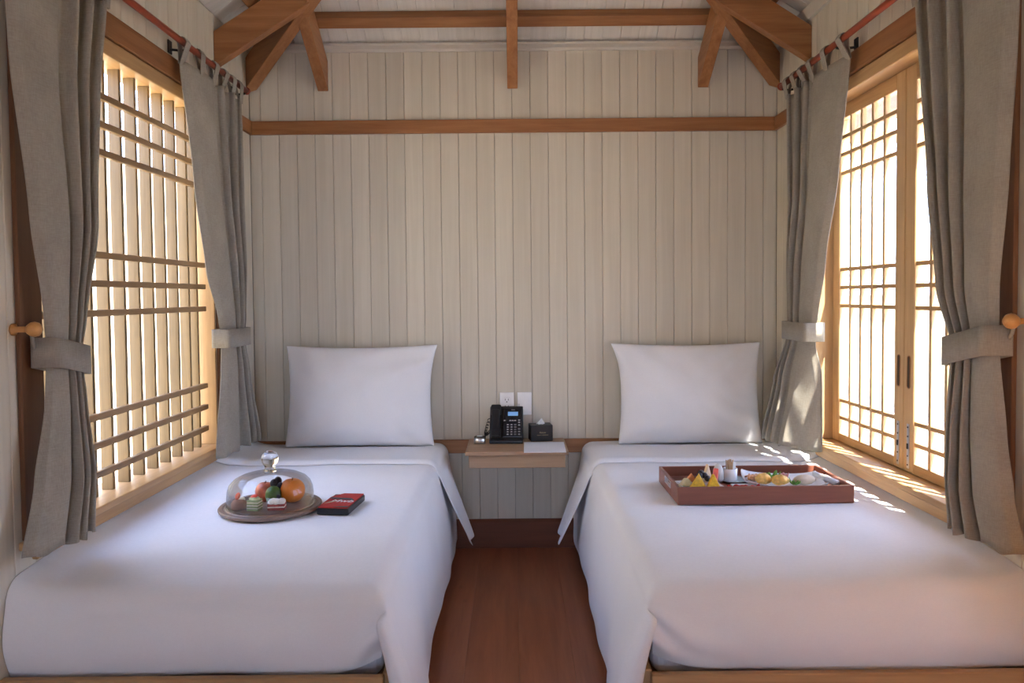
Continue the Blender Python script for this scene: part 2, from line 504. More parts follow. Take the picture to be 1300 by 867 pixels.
# rear wall behind the camera: wide doorway open to the daylight
m_ = MB()
DX0, DX1, DZ1 = -0.32, 0.32, 1.9
m_.box(XL - WTH, DX0, YR - 0.1, YR, -0.06, EAVE + 0.9)
m_.box(DX1, XR + WTH, YR - 0.1, YR, -0.06, EAVE + 0.9)
m_.box(DX0, DX1, YR - 0.1, YR, DZ1, EAVE + 0.9)
wrear = m_.build('wall_rear', M['cream'])
struct(wrear, 'cream wall with the open doorway behind the camera', 'wall')

# ------------------------------------------------------------------ ceiling: hipped, boards, purlins and rafters
HW = (XR - XL) / 2
XC = (XL + XR) / 2
RIDGE = EAVE + SLOPE * HW
hipY = YB - HW
OV = 0.20                                        # roof overhang
ce = MB()
tk = Vector((0, 0, 0.05))
def zs(d): return EAVE + SLOPE * d
o_ = OV
ce.prism([(XL - o_, YB + o_, zs(-o_)), (XR + o_, YB + o_, zs(-o_)), (XC, hipY, RIDGE)], tk)
ce.prism([(XL - o_, YR - 0.3, zs(-o_)), (XL - o_, YB + o_, zs(-o_)), (XC, hipY, RIDGE), (XC, YR - 0.3, RIDGE)], tk)
ce.prism([(XR + o_, YR - 0.3, zs(-o_)), (XC, YR - 0.3, RIDGE), (XC, hipY, RIDGE), (XR + o_, YB + o_, zs(-o_))], tk)
for v in ce.bm.verts: v.co.z += 0.014
ceil = ce.build('ceiling', M['ceil'])
struct(ceil, 'hipped ceiling of pale boards over orange timber rafters', 'ceiling')
cs = 1 / sqrt(1 + SLOPE ** 2)
ang = math.atan(SLOPE)
def ceil_plank(L0, L1, width, origin, dirx, rise):
    """trapezoid board: local z up the slope, local x across; L0/L1 lengths at the two long edges"""
    g_ = 0.0012
    poly = [(g_, 0, 0), (width - g_, 0, 0), (width - g_, 0, max(L1, 0.001)), (g_, 0, max(L0, 0.001))]
    m_ = MB().prism(poly, (0, 0.012, 0))
    o = m_.build('plank', M['ceil'], ceil)
    ax = Vector(dirx); up = Vector(rise).normalized(); nn = up.cross(ax)
    o.matrix_world = Matrix.Translation(origin) @ Matrix((ax.to_4d(), nn.to_4d(), up.to_4d(), (0, 0, 0, 1))).transposed().to_3x3().to_4x4()
    return o
# back slope
for a, b_ in zip(xs, xs[1:]):
    la = min(a - XL, XR - a) / cs; lb = min(b_ - XL, XR - b_) / cs
    ceil_plank(la, lb, b_ - a, (a, YB, EAVE), (1, 0, 0), (0, -1, SLOPE))
# left and right slopes
ys = [YB - PW * k for k in range(0, 63)]
for y1, y0 in zip(ys, ys[1:]):
    l1 = min(YB - y1, HW) / cs; l0 = min(YB - y0, HW) / cs
    ceil_plank(l0, l1, y1 - y0, (XL, y0, EAVE), (0, 1, 0), (1, 0, SLOPE))
    ceil_plank(l1, l0, y1 - y0, (XR, y1, EAVE), (0, -1, 0), (-1, 0, SLOPE))

RB = 2.325                                        # underside of the rafters at the wall
def rafter(p0, p1, thick=0.052, depth=0.15, label=None, name='rafter'):
    """p0,p1: underside centre line ends; the ends are cut plumb"""
    p0, p1 = Vector(p0), Vector(p1)
    d = p1 - p0
    h = Vector((d.x, d.y, 0)); Lh = h.length; h.normalize()
    rz = math.atan2(h.y, h.x)
    m_ = MB().prism([(0, -thick / 2, 0), (Lh, -thick / 2, d.z), (Lh, -thick / 2, d.z + depth), (0, -thick / 2, depth)], (0, thick, 0), 0.002)
    o = m_.build(name, M['orange'], ceil, loc=p0, rot=(0, 0, rz))
    if label: o['label'] = label
    return o
T = HW
# back slope: centre and two jacks
rafter((0.005, YB, RB), (0.005, hipY, RB + SLOPE * T), label='middle rafter coming straight off the back wall')
rafter((-0.947, YB, RB - 0.004), (-0.947, YB - 0.385, RB + SLOPE * 0.385), label='short rafter at the left of the back wall')
rafter((0.963, YB, RB - 0.002), (0.963, YB - 0.385, RB + SLOPE * 0.385), label='short rafter at the right of the back wall')
# hips
rafter((XL, YB, RB - 0.006), (XC, hipY, RB + SLOPE * T), 0.058, label='hip rafter rising from the left corner')
rafter((XR, YB, RB - 0.006), (XC, hipY, RB + SLOPE * T), 0.058, label='hip rafter rising from the right corner')
# side jacks
for side, X in ((-1, XL), (1, XR)):
    rafter((X, 3.475, RB - 0.004), (X - side * 0.43, 3.475, RB + SLOPE * 0.43), label='side rafter leaning in from the %s wall' % ('left' if side < 0 else 'right'))
    for yy in (2.55, 1.55, 0.55, -0.45):
        rafter((X, yy, RB), (XC, yy, RB + SLOPE * T))
# purlins lie on the rafters, under the boards
def purlin(p0, p1, across, rise, label=None):
    p0, p1 = Vector(p0), Vector(p1)
    ax = (p1 - p0); Ln = ax.length; ax.normalize()
    up = Vector(rise).normalized()
    nn = ax.cross(up)
    if nn.z < 0: nn = -nn
    m_ = MB().box(0, Ln, -0.03, 0.03, 0, 0.05, 0.002)
    o = m_.build('purlin', M['orange'], ceil)
    o.matrix_world = Matrix.Translation(p0) @ Matrix((ax, nn.cross(ax), nn)).transposed().to_4x4()
    if label: o['label'] = label
q = 0.175
zp = RB + 0.15 + SLOPE * q + 0.012
purlin((XL + q, YB - q, zp), (XR - q, YB - q, zp), None, (0, -1, SLOPE), 'orange purlin running above the back wall')
purlin((XL + q, YB - q, zp), (XL + q, YR, zp), None, (1, 0, SLOPE))
purlin((XR - q, YB - q, zp), (XR - q, YR, zp), None, (-1, 0, SLOPE))

# ------------------------------------------------------------------ trims
def trim(name, x0, x1, y0, y1, z0, z1, mat, label, bev=0.002):
    o = MB().box(x0, x1, y0, y1, z0, z1, bev).build(name, mat)
    return struct(o, label, 'trim')
trim('trim_1', XL, XR, YB - 0.018, YB - 0.0005, 2.105, 2.172, M['orange'], 'long orange wooden rail high on the back wall')
tl = MB().box(XL + 0.0005, XL + 0.018, 3.47, YB - 0.0185, 2.105, 2.172, 0.002).build('trim_2', M['orange_y'])
struct(tl, 'short orange rail end on the slatted window wall', 'trim')
tr_ = MB().box(XR - 0.018, XR - 0.0005, 3.47, YB - 0.0185, 2.105, 2.172, 0.002).build('trim_3', M['orange_y'])
struct(tr_, 'short orange rail end on the glazed window wall', 'trim')
trim('trim_4', XL, XR, YB - 0.018, YB - 0.0005, 0.487, 0.556, M['orange'], 'low orange rail behind the beds and the shelf')
co = MB().prism([(XL, YB - 0.0005, 2.512), (XL, YB - 0.014, 2.512), (XL, YB - 0.022, 2.522), (XL, YB - 0.022, 2.540), (XL, YB - 0.030, 2.549), (XL, YB - 0.0005, 2.549)], (XR - XL, 0, 0)).build('trim_5', M['cream'])
struct(co, 'cream cornice moulding along the top of the back wall', 'trim')
co2 = MB().prism([(XR - 0.0005, YR, 2.500), (XR - 0.016, YR, 2.500), (XR - 0.022, YR, 2.515), (XR - 0.030, YR, 2.549), (XR - 0.0005, YR, 2.549)], (0, YB - 0.03 - YR, 0)).build('trim_6', M['cream'])
struct(co2, 'cream moulding under the ceiling on the casement side', 'trim')
bb = MB().prism([(XL, YB - 0.0005, 0), (XL, YB - 0.018, 0), (XL, YB - 0.018, 0.132), (XL, YB - 0.010, 0.145), (XL, YB - 0.0005, 0.145)], (XR - XL, 0, 0)).build('baseboard_back', M['redwood'])
struct(bb, 'dark red brown baseboard under the wall shelf', 'baseboard')

# ------------------------------------------------------------------ window casings (both sides)
def casing(win, side):
    X = XL if side < 0 else XR
    def bx(name, d0, d1, y0, y1, z0, z1, mat='lat_y', bev=0.003):
        """d: depth outwards from the wall face (negative = into the room)"""
        a, b_ = X + side * d0, X + side * d1
        return MB().box(min(a, b_), max(a, b_), y0, y1, z0, z1, bev).build(name, M[mat], win)
    bx('head_casing', -0.022, -0.0005, WY0 - 0.10, WY1 + 0.055, 2.132, 2.215, 'orange_y')
    bx('head_casing', -0.014, -0.0005, WY0 - 0.10, WY1 + 0.055, 2.076, 2.130, 'lat_y')
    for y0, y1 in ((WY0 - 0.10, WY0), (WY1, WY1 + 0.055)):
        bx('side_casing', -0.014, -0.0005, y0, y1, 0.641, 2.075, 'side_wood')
    bx('sill', -0.030, 0.14, WY0 - 0.11, WY1 + 0.07, 0.617, 0.640)
    bx('apron', -0.018, -0.0005, WY0 - 0.06, WY1 + 0.06, 0.578, 0.616)
    # reveal boards
    bx('reveal', 0.0, WTH, WY1 - 0.012, WY1 - 0.0005, 0.641, 2.095, 'lat_z', 0.001)
    bx('reveal', 0.0, WTH, WY0 + 0.0005, WY0 + 0.012, 0.641, 2.095, 'lat_z', 0.001)
    bx('reveal', 0.0, WTH, WY0 + 0.012, WY1 - 0.012, 2.084, 2.0995, 'lat_y', 0.001)
    return bx

w1 = bpy.data.objects.new('window_1', None); COL.objects.link(w1)
struct(w1, 'open wooden lattice window with upright slats over the left bed', 'window')
bx = casing(w1, -1)
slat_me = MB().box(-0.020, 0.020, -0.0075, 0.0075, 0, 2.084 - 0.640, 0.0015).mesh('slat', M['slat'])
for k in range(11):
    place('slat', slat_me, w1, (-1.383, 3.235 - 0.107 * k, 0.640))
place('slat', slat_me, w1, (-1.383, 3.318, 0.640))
for z in (1.952, 1.859, 1.767, 1.430, 1.337, 1.241, 0.906, 0.813, 0.719):
    MB().box(-1.360, -1.341, WY0 + 0.012, WY1 - 0.045, z - 0.011, z + 0.011, 0.002).build('lattice_bar', M['bar'], w1)

w2 = bpy.data.objects.new('window_2', None); COL.objects.link(w2)
struct(w2, 'glazed two-leaf casement window with wooden lattice over the right bed', 'window')
bx = casing(w2, 1)
SX0, SX1 = 1.408, 1.444
ROWS = [0.677, 0.746, 0.821, 1.230, 1.309, 1.386, 1.796, 1.876, 1.949, 2.025]
_pane = {}
def leaf(y0, y1, hinge_far):
    """one casement leaf between y0 (near) and y1 (far)"""
    st = 0.068
    s_ = bpy.data.objects.new('casement', None); COL.objects.link(s_); s_.parent = w2
    MB().box(SX0, SX1, y0, y0 + st, 0.641, 2.083, 0.003).build('stile', M['lat_z'], s_)
    MB().box(SX0, SX1, y1 - st, y1, 0.641, 2.083, 0.003).build('stile', M['lat_z'], s_)
    g0, g1 = y0 + st, y1 - st
    MB().box(SX0, SX1, g0, g1, 0.641, 0.677, 0.002).build('rail', M['lat_y'], s_)
    MB().box(SX0, SX1, g0, g1, 2.025, 2.083, 0.002).build('rail', M['lat_y'], s_)
    for z in ROWS[1:-1]:
        MB().box(SX0 + 0.004, SX0 + 0.020, g0, g1, z - 0.0075, z + 0.0075, 0.001).build('muntin', M['lat_y'], s_)
    n = 5
    wd = (g1 - g0) / n
    for k in range(1, n):
        yy = g0 + wd * k
        MB().box(SX0 + 0.003, SX0 + 0.021, yy - 0.008, yy + 0.008, 0.677, 2.025, 0.001).build('muntin', M['lat_z'], s_)
    for k in range(n):
        for z0, z1 in zip(ROWS, ROWS[1:]):
            key = (round(wd, 3), round(z1 - z0, 3))
            if key not in _pane:
                _pane[key] = MB().box(-0.0015, 0.0015, -wd / 2 + 0.004, wd / 2 - 0.004, -(z1 - z0) / 2 + 0.004, (z1 - z0) / 2 - 0.004).mesh('pane', M['glass'])
            place('pane', _pane[key], s_, (SX0 + 0.012, g0 + wd * (k + 0.5), (z0 + z1) / 2))
    return s_
YM = 2.766
leafA = leaf(YM + 0.002, WY1 - 0.013, True)
leafB = leaf(WY0 + 0.013, YM - 0.002, False)
for lf, yy in ((leafA, YM + 0.036), (leafB, YM - 0.036)):
    # finger pull: raised rim round a flat dark patch painting the slot's shade
    m_ = MB()
    pts = []
    for i in range(16):
        a = 2 * pi * i / 16
        pts.append((SX0 - 0.0012, yy + 0.0095 * cos(a), 1.0 + (0.048 if sin(a) > 0 else -0.048) + 0.0095 * sin(a)))
    m_.tube(pts, 0.0018, 6, True)
    o = m_.build('finger_pull', M['orange_y'], lf, True)
    m_ = MB().prism([(SX0 - 0.0008, p[1], p[2]) for p in pts], (0.0006, 0, 0))
    m_.build('finger_pull_shade', M['stem'], lf)
    m_ = MB().box(SX0 - 0.0025, SX0, yy - 0.008, yy + 0.008, 0.655, 0.815, 0.001)
    o = m_.build('flush_bolt', M['steel'], lf)
    o['label'] = 'bright steel flush bolt plate'
    m_ = MB()
    for zz in (0.668, 0.70, 0.77, 0.803):
        m_.lathe([(0, 0), (0.0035, 0), (0.003, 0.0014), (0, 0.0016)], 8, Matrix.Translation((SX0 - 0.0025, yy, zz)) @ Matrix.Rotation(R(-90), 4, 'Y'))
    m_.box(SX0 - 0.006, SX0 - 0.0025, yy - 0.004, yy + 0.004, 0.725, 0.745, 0.001)
    m_.build('screw', M['dark'], lf)

# ------------------------------------------------------------------ outside, seen through the lattices
gr = MB().box(-14, 14, -9, 18, -0.32, -0.30).build('ground', M['sand'])
struct(gr, 'pale sandy ground outside the windows', 'ground')
def garden_wall(name, x0, x1, y0, y1, h, label):
    o = MB().box(x0, x1, y0, y1, -0.30, h, 0.01).build(name, M['stucco'])
    return struct(o, label, 'wall')
garden_wall('wall_garden', 5.2, 5.4, 2.0, 14.0, 1.25, 'low sunlit ochre garden wall outside the casement')
garden_wall('wall_sky_block', -3.6, -3.4, -1.0, 14.0, 2.5, 'tall sunlit ochre wall added to block sky from the slatted window')  # wall raised to cut the sky and warm the light at the slats
terrace = MB().box(XR + WTH + 0.05, 5.1, -3.0, 14.0, -0.299, -0.25, 0.004).build('ground_bounce', M['paving'])  # slab added as a reflector to brighten the casement side
struct(terrace, 'pale sunlit slab added outside the casement to bounce light indoors', 'ground')
pg = bpy.data.objects.new('trim_7', None); COL.objects.link(pg)  # beam and rafters standing in for the underside of the roof eave
struct(pg, 'tan timber frame standing in for the eave, seen through the top panes', 'trim')
MB().box(2.40, 2.48, -1.0, 7.6, 2.44, 2.60, 0.003).build('beam', M['bar'], pg)
pr = MB().box(2.20, 4.6, -0.025, 0.025, 0, 0.10, 0.002).mesh('rafter', M['bar'])
for k in range(9):
    place('rafter', pr, pg, (0, -0.8 + 0.95 * k, 2.602))
for yy in (-0.9, 7.45):
    MB().box(2.40, 2.48, yy - 0.04, yy + 0.04, -0.25, 2.44, 0.003).build('post', M['bar'], pg)
def bush(name, loc, r, h, n, seed, label, group=None):
    rnd = random.Random(seed)
    o = thing(name, label, 'plant', loc, 0, group)
    m_ = MB()
    for k in range(6):
        a = rnd.uniform(0, 2 * pi)
        m_.tube([(0, 0, 0), (0.3 * r * cos(a), 0.3 * r * sin(a), h * 0.45), (0.55 * r * cos(a), 0.55 * r * sin(a), h * 0.8)], 0.012, 5)
    m_.build('stem', M['stem'], o)
    b = bmesh.new()
    for k in range(n):
        a = rnd.uniform(0, 2 * pi); q_ = sqrt(rnd.random()); zz = rnd.uniform(0.12, 1.0)
        rr = r * q_ * sqrt(max(0.05, 1 - (2 * zz - 0.9) ** 2))
        p = Vector((rr * cos(a), rr * sin(a), zz * h))
        d = Vector((cos(a) + rnd.uniform(-.6, .6), sin(a) + rnd.uniform(-.6, .6), rnd.uniform(-.3, .9))).normalized()
        s_ = d.cross(Vector((rnd.uniform(-1, 1), rnd.uniform(-1, 1), 1))).normalized()
        l_ = rnd.uniform(0.06, 0.13)
        v = [b.verts.new(p), b.verts.new(p + d * l_ * 0.5 + s_ * l_ * 0.22), b.verts.new(p + d * l_), b.verts.new(p + d * l_ * 0.5 - s_ * l_ * 0.22)]
        b.faces.new(v)
    me = bpy.data.meshes.new('foliage'); b.to_mesh(me); b.free(); me.materials.append(M['leaf'])
    f = place('foliage', me, o); f['kind'] = 'stuff'
    return o
bush('garden_shrub', (2.62, 3.62, -0.25), 0.42, 0.95, 420, 3, 'leafy green shrub outside the casement, low behind its near leaf')
bush('garden_shrub', (-2.75, 3.75, -0.30), 0.40, 1.0, 420, 5, 'leafy green shrub outside the slatted window, low between the slats')
bush('garden_tree', (8.3, 11.5, -0.30), 1.2, 2.6, 900, 8, 'pale treetop beyond the ochre garden wall')

# ------------------------------------------------------------------ curtains
def lerp_keys(keys, z):
    """keys sorted from the top down: (z, near y, far y, near x, far x, amplitude)"""
    if z >= keys[0][0]: return keys[0][1:]
    for a, b_ in zip(keys, keys[1:]):
        if b_[0] <= z <= a[0]:
            t_ = (a[0] - z) / (a[0] - b_[0])
            t_ = t_ * t_ * (3 - 2 * t_) * 0.5 + t_ * 0.5
            return tuple(p + (q_ - p) * t_ for p, q_ in zip(a[1:], b_[1:]))
    return keys[-1][1:]

def curtain(side, keys, seed, label, tie_z, knob, tie_label, knob_label, flat=0.42, n=2.7, tabs=6, face=None):
    rnd = random.Random(seed)
    X = XL if side < 0 else XR
    yc = sum(keys[0][1:3]) / 2
    root = thing('curtain', label, 'curtain', (X - side * 0.07, yc, keys[-1][0]), 0, 'linen curtains on the two rods')
    o0 = Vector(root.location)
    ztop, zbot = keys[0][0], keys[-1][0]
    ph = rnd.uniform(0, 0.4)
    def pt(u, z):
        y0, y1, x0, x1, amp = lerp_keys(keys, z)
        # the near part is one wide flat fold, the rest is pleated
        if u < flat:
            q_ = u / flat
            s_ = q_ * 0.52
            off = 0.35 + 0.30 * sin(q_ * pi) - 0.9 * max(0, q_ - 0.85) / 0.15 * 0.6 - 0.5 * max(0, 0.12 - q_) / 0.12
        else:
            q_ = (u - flat) / (1 - flat)
            s_ = 0.52 + 0.48 * q_ + 0.035 * sin(2 * pi * n * q_ + 1.2)
            off = 0.11 + (0.55 + 0.3 * sin(3.1 * q_ + ph)) * (-cos(2 * pi * n * q_) * 0.9 + 0.25 * sin(4 * pi * n * q_ + ph))
            off -= 0.3 * q_
        wob = noise.noise(Vector((u * 5 + seed, z * 1.3, seed))) * 0.35
        yy = y0 + (y1 - y0) * s_ + noise.noise(Vector((u * 3, z * 2.2 + seed, 3.3))) * 0.012
        xx = x0 + (x1 - x0) * s_ - side * amp * (off + wob)
        if face:
            # below the tie the free edge turns across the bundle and hangs out flat, facing the window
            fw_ = max(0.0, min(1.0, (face[0] - z) / (face[0] - zbot))) * face[1]
            q_ = max(0.0, 1 - u / 0.24)
            xx += side * fw_ * q_ ** 0.8
            yy -= 0.015 * sin(pi * min(1, u / 0.24)) * fw_ / face[1] if u < 0.24 else 0
        # keep clear of the wall
        lim = X - side * 0.030
        xx = max(xx, lim) if side < 0 else min(xx, lim)
        zz = z
        if z < zbot + 0.03:
            zz = z + 0.006 * sin(u * 21 + seed)
        return Vector((xx, yy, zz)) - o0
    us = [i / 150 for i in range(151)]
    vs = []
    nz = 64
    for j in range(nz + 1):
        vs.append(ztop + (zbot - ztop) * j / nz)
    m_ = MB().grid(lambda u, v: pt(u, v), us, vs)
    fab = m_.build('fabric', M['linen'], root, True)
    mod_solid(fab, 0.0035)
    # hem band, a doubled strip along the bottom edge is part of the cloth; tabs over the rod
    rx, rz = (-1.25, 2.262) if side < 0 else (1.255, 2.247)
    for k in range(tabs):
        u = 0.015 + 0.97 * k / (tabs - 1)
        p = pt(u, ztop) + o0
        ty = p.y
        wd = 0.038
        path = [Vector((p.x, ty, ztop - 0.015)), Vector((p.x * 0.4 + (rx - side * 0.019) * 0.6, ty, ztop + (rz - ztop) * 0.55)), Vector((rx - side * 0.018, ty, rz)), Vector((rx - side * 0.011, ty, rz + 0.014)), Vector((rx, ty, rz + 0.0185)), Vector((rx + side * 0.011, ty, rz + 0.014)), Vector((rx + side * 0.018, ty, rz)),
                Vector((rx * 0.6 + p.x * 0.4 + side * 0.012, ty + 0.004, ztop + (rz - ztop) * 0.5)), Vector((p.x + side * 0.008, ty + 0.008, ztop - 0.012))]
        b = bmesh.new()
        rows = [[b.verts.new(q_ - o0 + Vector((0, d, 0))) for d in (-wd / 2, wd / 2)] for q_ in path]
        for a, c in zip(rows, rows[1:]): b.faces.new((a[0], a[1], c[1], c[0]))
        me = bpy.data.meshes.new('tab'); b.to_mesh(me); b.free(); me.materials.append(M['linen'])
        mod_solid(place('tab', me, root), 0.003)
    # tieback: flat band round the bundle, led to the knob on the wall
    y0, y1, x0, x1, amp = lerp_keys(keys, tie_z)
    samples = [pt(i / 150, tie_z + dz_) + o0 for i in range(151) for dz_ in (-0.052, -0.03, 0, 0.03, 0.052)]
    xi = max if side < 0 else min
    xin = xi(p.x for p in samples) - side * 0.008
    xout = (X - side * 0.020)
    ya, yb = min(p.y for p in samples) - 0.010, max(p.y for p in samples) + 0.010
    tb = thing('curtain_tieback', tie_label, 'tieback', ((xin + xout) / 2, (ya + yb) / 2, tie_z), 0, 'linen tiebacks around the curtains')
    c0 = Vector(tb.location)
    ring = []
    rr = min(0.016, abs(xin - xout) / 2 - 0.002)
    corners = [(xin + side * rr, ya + rr, pi, 1.5 * pi), (xin + side * rr, yb - rr, 0, 0), (0, 0, 0, 0)]
    sx = -side                                   # room direction
    xa, xb = xin, xout
    def arc(cx, cy, a0, a1):
        for i in range(7):
            a = a0 + (a1 - a0) * i / 6
            ring.append((cx + sx * rr * cos(a), cy + rr * sin(a)))
    arc(xa - sx * rr, ya + rr, -pi / 2, 0)
    arc(xa - sx * rr, yb - rr, 0, pi / 2)
    arc(xb + sx * rr, yb - rr, pi / 2, pi)
    arc(xb + sx * rr, ya + rr, pi, 1.5 * pi)
    b = bmesh.new()
    lo = []; hi = []
    for i, (px, py) in enumerate(ring):
        tilt = (py - (ya + yb) / 2) * (-0.22 if knob else 0.0)
        lo.append(b.verts.new((px - c0.x, py - c0.y, -0.040 + tilt)))
        hi.append(b.verts.new((px - c0.x, py - c0.y, 0.040 + tilt)))
    N = len(ring)
    for i in range(N):
        j = (i + 1) % N
        b.faces.new((lo[i], lo[j], hi[j], hi[i]))
    bmesh.ops.recalc_face_normals(b, faces=b.faces)
    me = bpy.data.meshes.new('band'); b.to_mesh(me); b.free(); me.materials.append(M['linen'])
    for p in me.polygons: p.use_smooth = True
    mod_solid(place('band', me, tb), 0.004)
    if knob:
        kx, ky, kz = knob
        # loop tail from the band to the knob
        m_ = MB().tube([Vector((xout - side * 0.012, ya + 0.012, tie_z + 0.02)) - c0, Vector((kx + side * 0.016, (ya + ky) / 2, (tie_z + kz) / 2 + 0.004)) - c0, Vector((kx + side * 0.012, ky, kz + 0.0125)) - c0], 0.005, 7)
        m_.build('cord_loop', M['linen'], tb, True)
        kn = thing('holdback_knob', knob_label, 'knob', (X, ky, kz), 0, 'wooden holdback knobs')
        ro = Matrix.Rotation(R(90) * (-side), 4, 'Y')
        ln = abs(kx - X)
        MB().lathe([(0, 0), (0.016, 0), (0.016, 0.006), (0.008, 0.010), (0.008, ln - 0.016)], 20, ro).build('stem', M['knob'], kn, True)
        MB().lathe([(0, ln - 0.020), (0.012, ln - 0.018), (0.019, ln - 0.008), (0.0205, ln), (0.018, ln + 0.009), (0.010, ln + 0.0165), (0, ln + 0.018)], 24, ro).build('ball', M['knob'], kn, True)
    return root

curtain(-1, [(2.195, 1.95, 2.40, -1.262, -1.245, .030), (1.9, 1.965, 2.33, -1.262, -1.235, .032), (1.5, 2.02, 2.275, -1.262, -1.225, .036), (1.24, 2.065, 2.215, -1.262, -1.235, .028),
             (1.127, 2.075, 2.195, -1.264, -1.240, .024), (1.0, 2.060, 2.205, -1.262, -1.235, .028), (.8, 2.005, 2.205, -1.262, -1.22, .038), (.618, 1.945, 2.19, -1.262, -1.22, .036)], 1.3,
        'dark grey linen curtain by the camera, on the slatted window side', 1.127, (-1.262, 2.022, 1.208),
        'linen tieback round the dark curtain nearest the slatted window wall end', 'wooden holdback knob beside the slatted window curtain')
curtain(-1, [(2.195, 2.958, 3.58, -1.262, -1.245, .026), (1.75, 3.07, 3.56, -1.262, -1.24, .030), (1.4, 3.175, 3.56, -1.262, -1.235, .034), (1.2, 3.29, 3.555, -1.264, -1.24, .026),
             (1.11, 3.32, 3.545, -1.266, -1.245, .022), (.95, 3.30, 3.575, -1.264, -1.235, .028), (.61, 3.23, 3.68, -1.262, -1.225, .036)], 4.1,
        'pale linen curtain hanging in the corner behind the left pillow', 1.112, None,
        'linen tieback round the pale corner curtain beside the slatted window', '')
curtain(1, [(2.185, 1.955, 2.42, 1.278, 1.258, .030), (1.9, 1.965, 2.36, 1.278, 1.25, .032), (1.6, 1.99, 2.30, 1.278, 1.24, .036), (1.3, 2.020, 2.245, 1.278, 1.245, .030),
            (1.135, 2.020, 2.175, 1.280, 1.250, .025), (.9, 1.990, 2.185, 1.278, 1.240, .034), (.75, 1.955, 2.185, 1.276, 1.235, .038), (.618, 1.90, 2.16, 1.276, 1.23, .036)], 7.7,
        'dark grey linen curtain by the camera, on the glazed casement side', 1.135, (1.278, 1.972, 1.208),
        'linen tieback round the dark curtain before the glazed casement', 'honey wooden holdback knob beside the casement curtain')
curtain(1, [(2.185, 2.936, 3.55, 1.278, 1.258, .028), (1.75, 3.036, 3.52, 1.278, 1.255, .032), (1.4, 3.167, 3.52, 1.276, 1.25, .034), (1.2, 3.24, 3.51, 1.278, 1.25, .026),
            (1.12, 3.265, 3.50, 1.278, 1.25, .022), (.9, 3.25, 3.54, 1.262, 1.20, .030), (.612, 3.235, 3.58, 1.20, 1.165, .030)], 9.2,
        'pale sunlit linen curtain in the corner behind the right pillow', 1.12, None,
        'linen tieback round the sunlit corner curtain beside the casement', '', face=(1.06, 0.14))

def rod(x, z, y1, side, label):
    r_ = thing('curtain_rod', label, 'curtain rod', (x, 1.6, z), 0, 'red wooden curtain rods')
    MB().tube([(0, 0, 0), (0, y1 - 1.6, 0)], 0.0125, 16).build('pole', M['rod'], r_, True)
    m_ = MB().lathe([(0, 0), (0.017, 0), (0.018, 0.006), (0.014, 0.014), (0, 0.017)], 16, Matrix.Translation((0, y1 - 1.6, 0)) @ Matrix.Rotation(R(-90), 4, 'X'))
    m_.build('finial', M['rod'], r_, True)
    X = XL if side < 0 else XR
    for yy in (y1 - 0.012, 3.0, 1.70):
        m_ = MB()
        dx = X - x
        m_.box(min(dx, dx - side * 0.005), max(dx, dx - side * 0.005), yy - 1.6 - 0.016, yy - 1.6 + 0.016, -0.03, 0.02, 0.001)
        m_.tube([(dx, yy - 1.6, -0.014), (dx * 0.3, yy - 1.6, -0.020), (0, yy - 1.6, -0.0165)], 0.005, 8)
        m_.build('bracket', M['dark'], r_)
rod(-1.25, 2.262, 3.655, -1, 'red wooden curtain rod above the slatted window')
rod(1.255, 2.247, 3.605, 1, 'red wooden curtain rod above the casement window')

